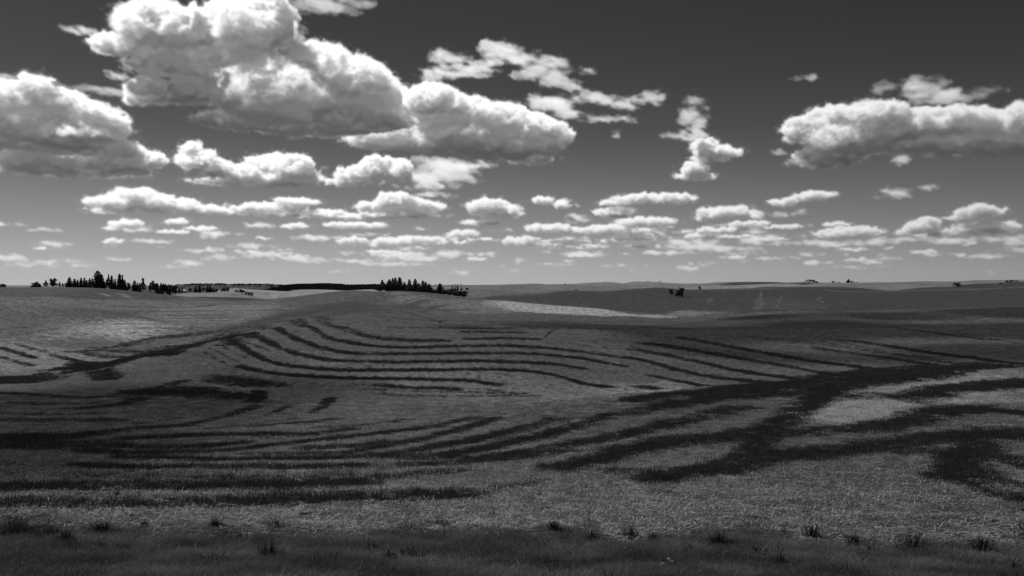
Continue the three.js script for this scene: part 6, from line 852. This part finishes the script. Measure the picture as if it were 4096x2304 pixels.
// ---------------------------------------------------------------- single things on the near ground
{
  const soil = matte(0.035, 'damp soil'), dark = matte(0.022, 'dark grass'), dry = matte(0.05, 'dry weed stalk'), pale = matte(0.34, 'bleached straw'), flower = matte(0.5, 'white florets'), R = rng(55);
  const put = (o, name, x, z, label, category, group, turn = 0) => { o.name = numbered(name); o.position.set(x, groundAt(x, z), z); o.rotation.y = turn; o.userData = { label, category, ...(group && { group }) }; o.traverse((c) => { c.castShadow = c.receiveShadow = true; }); scene.add(o); return o; };
  const part = (geo, mat, name, parent) => { const m = new THREE.Mesh(geo, mat); m.name = name; parent.add(m); return m; };
  const list = (k) => nearThings.filter((t) => t[0] === k);
  const stalk = (pts, r0, r1) => { const c = new THREE.CatmullRomCurve3(pts.map((p) => new THREE.Vector3(...p))), n = 10, g = new THREE.TubeGeometry(c, n, 1, 5), p = g.attributes.position, at = c.getSpacedPoints(n); for (let i = 0; i <= n; i++) for (let k = 0; k <= 5; k++) { const q = i * 6 + k, r = lerp(r0, r1, i / n); p.setXYZ(q, at[i].x + (p.getX(q) - at[i].x) * r, at[i].y + (p.getY(q) - at[i].y) * r, at[i].z + (p.getZ(q) - at[i].z) * r); } g.computeVertexNormals(); return g; };
  const CLOD = ['large dark soil mound in the straw near the left bank grass', 'dark square clod lying in the straw at the right', 'thin dark clod behind the square clod', 'broad flat clod in the straw right of centre', 'small dark clod among sprouts right of centre', 'small clod farthest right in the open straw'];
  list('clod').forEach(([, x, z, w, h], i) => {
    const g = new THREE.IcosahedronGeometry(0.5, 4), p = g.attributes.position;
    for (let k = 0; k < p.count; k++) { const a = p.getX(k), b = p.getY(k), c = p.getZ(k), n = 1 + 0.28 * noise3(a * 2.4 + i * 7, b * 2.4, c * 2.4) + 0.16 * noise3(a * 6 + i * 3, b * 6, c * 6) + 0.08 * noise3(a * 13, b * 13 + i, c * 13); p.setXYZ(k, a * n * w, Math.max(-0.1, b) * n * h * 2 - 0.02, c * n * w * 0.7); }
    g.computeVertexNormals(); put(new THREE.Mesh(g, soil), 'soil_clod', x, z, CLOD[i], 'clod', 'clods in the straw', R() * 0.4);
  });
  const TUFT = ['very dark spiky tuft with tall bare stems at the straw edge', 'tuft left of the spiky stemmed tuft at the straw edge', 'tuft just right of the spiky stemmed tuft', 'small dark tuft second to the right of the stemmed tuft', 'wide low tuft at the straw edge right of centre', 'broad mounded tuft on the right bank', 'rightmost broad tuft on the bank', 'dark tuft at the bottom edge under two thin stems', 'dark mounded tuft at the straw edge near the left', 'small upright tuft at the straw edge left of the soil mound', 'loose tuft at the straw edge below the soil mound', 'low tuft at the straw edge just right below the soil mound', 'dark tuft in the grass below the left mounded tuft', 'large dark weed patch low in the left half', 'big pale-topped tuft at the left edge of the bank', 'tuft beside the white flower heads', 'mounded tuft between the thin stems and the right bank', 'low tuft near the bottom centre'];
  list('tuft').forEach(([, x, z, w, h], i) => {
    w *= 1.35; h *= 1.35; const L = [], n = 170; for (let k = 0; k < n; k++) { const a = R() * 6.283, r = Math.sqrt(R()), px = Math.cos(a) * r * w * 0.3, pz = Math.sin(a) * r * w * 0.24, t = h * (0.5 + 0.8 * R()) * (1.1 - 0.4 * r), q = w * 0.28 * (0.3 + r) * (0.5 + R()); L.push([px, -0.03, pz, px + Math.cos(a + R() - 0.5) * q, t, pz + Math.sin(a + R() - 0.5) * q, 0.016 + 0.012 * R(), 0.7]); }
    put(new THREE.Mesh(blades(L), i === 14 ? matte(0.11, 'pale grass') : dark), 'grass_tuft', x, z, TUFT[i], 'grass tuft', 'tufts on the bank');
  });
  const STEM = ['tallest bare weed stem, standing alone left of centre', 'left of three bare stems over the spiky tuft', 'middle and tallest of three stems over the spiky tuft', 'right of three bare stems over the spiky tuft', 'left of two thin stems at the bottom right of centre', 'right of two thin stems at the bottom right of centre', 'forked weed stem on the right bank'];
  list('stem').forEach(([, x, z, w, h], i) => {
    const o = new THREE.Group(), lean = (R() - 0.5) * 0.3 * h, pts = [[0, -0.04, 0], [lean * 0.15, h * 0.4, 0], [lean * 0.55, h * 0.75, 0.02], [lean, h, 0]];
    part(stalk(pts, 0.014, 0.006), dry, 'stem', o);
    for (let k = 0; k < 5; k++) { const t = 0.5 + 0.1 * k, s = k % 2 ? 1 : -1, by = h * t, bx = lean * t * t, l = h * (0.16 - 0.02 * k); part(stalk([[bx, by, 0], [bx + s * l * 0.5, by + l * 0.5, 0.01], [bx + s * l * 0.7, by + l, 0]], 0.007, 0.004), dry, 'twig', o); const s2 = new THREE.IcosahedronGeometry(0.02, 1); s2.translate(bx + s * l * 0.7, by + l, 0); part(s2, dry, 'seed_head', o); }
    put(o, 'weed_stem', x, z, STEM[i], 'weed', 'bare weed stems');
  });
  list('yarrow').forEach(([, x, z, w, h]) => {
    const o = new THREE.Group();
    for (const [dx, k, r] of [[0, 1, 0.07], [0.12, 0.8, 0.05], [-0.2, 0.62, 0.05], [-0.28, 0.45, 0.04]]) {
      part(stalk([[dx * 0.3, -0.03, 0], [dx * 0.7, h * k * 0.5, 0.02], [dx, h * k, 0]], 0.008, 0.005), dry, 'stem', o);
      const F = []; for (let q = 0; q < 26; q++) { const a = R() * 6.283, d = Math.sqrt(R()) * r, g = new THREE.IcosahedronGeometry(0.011 + 0.006 * R(), 0); g.translate(dx + Math.cos(a) * d, h * k + 0.012 - d * d * 2, Math.sin(a) * d); F.push(g); } part(mergeGeometries(F), flower, 'flower_head', o);
    }
    put(o, 'flowering_weed', x, z, 'flat white flower heads on thin stems at the bottom edge', 'flower');
  });
  const STRAW = ['upright kinked straw stalk at the edge of the straw, centre', 'pale leaning stalk on the bank right of the two thin stems', 'pale straight stalk on the far right bank', 'forked pale stalk low in the centre of the bank', 'pale bent stalk on the bank right of centre'];
  list('straw').forEach(([, x, z, w, h], i) => {
    const o = new THREE.Group(), s = i % 2 ? 1 : -1; part(stalk([[0, -0.03, 0], [s * h * 0.12, h * 0.45, 0.02], [s * h * 0.5, h * 0.95, 0]], 0.013, 0.009), pale, 'stalk', o); part(stalk([[s * h * 0.14, h * 0.42, 0.01], [s * h * 0.35, h * 0.4, 0.06], [s * h * 0.62, h * 0.32, 0.02]], 0.009, 0.006), pale, 'bent_leaf', o);
    put(o, 'straw_stalk', x, z, STRAW[i], 'straw stalk', 'single pale stalks');
  });
}
// a small farm building among the trees beyond the left grove
{
  const x = -328, z = -788, y = 13.4, o = new THREE.Group(), W = 5, D = 4, Hh = 1.6, wall = matte(0.22, 'weathered boards'), roof = matte(0.75, 'pale sheet roof'), s = new THREE.Shape([new THREE.Vector2(-D / 2 - 0.3, 0), new THREE.Vector2(0, 1.3), new THREE.Vector2(D / 2 + 0.3, 0), new THREE.Vector2(D / 2 + 0.3, 0.12), new THREE.Vector2(0, 1.45), new THREE.Vector2(-D / 2 - 0.3, 0.12)]);
  const w = new THREE.Mesh(new THREE.BoxGeometry(W, Hh + 0.6, D), wall); w.position.y = Hh / 2 - 0.3; w.name = 'wall';
  const g = new THREE.ExtrudeGeometry(s, { depth: W + 0.5, bevelEnabled: false }); g.translate(0, 0, -(W + 0.5) / 2); g.rotateY(Math.PI / 2); g.translate(0, Hh, 0); const r = new THREE.Mesh(g, roof); r.name = 'roof';
  const d = new THREE.Mesh(new THREE.BoxGeometry(1.4, 1.3, 0.1), matte(0.06, 'dark doorway boards')); d.position.set(0.4, 0.6, D / 2 + 0.06); d.name = 'door';
  o.add(w, r, d); o.name = 'farm_shed'; o.position.set(x, y, z); o.userData = { label: 'tiny pale-roofed shed among the trees beyond the left grove', category: 'shed' }; o.traverse((c) => { c.castShadow = c.receiveShadow = true; }); scene.add(o);
}
renderer.render(scene, camera);
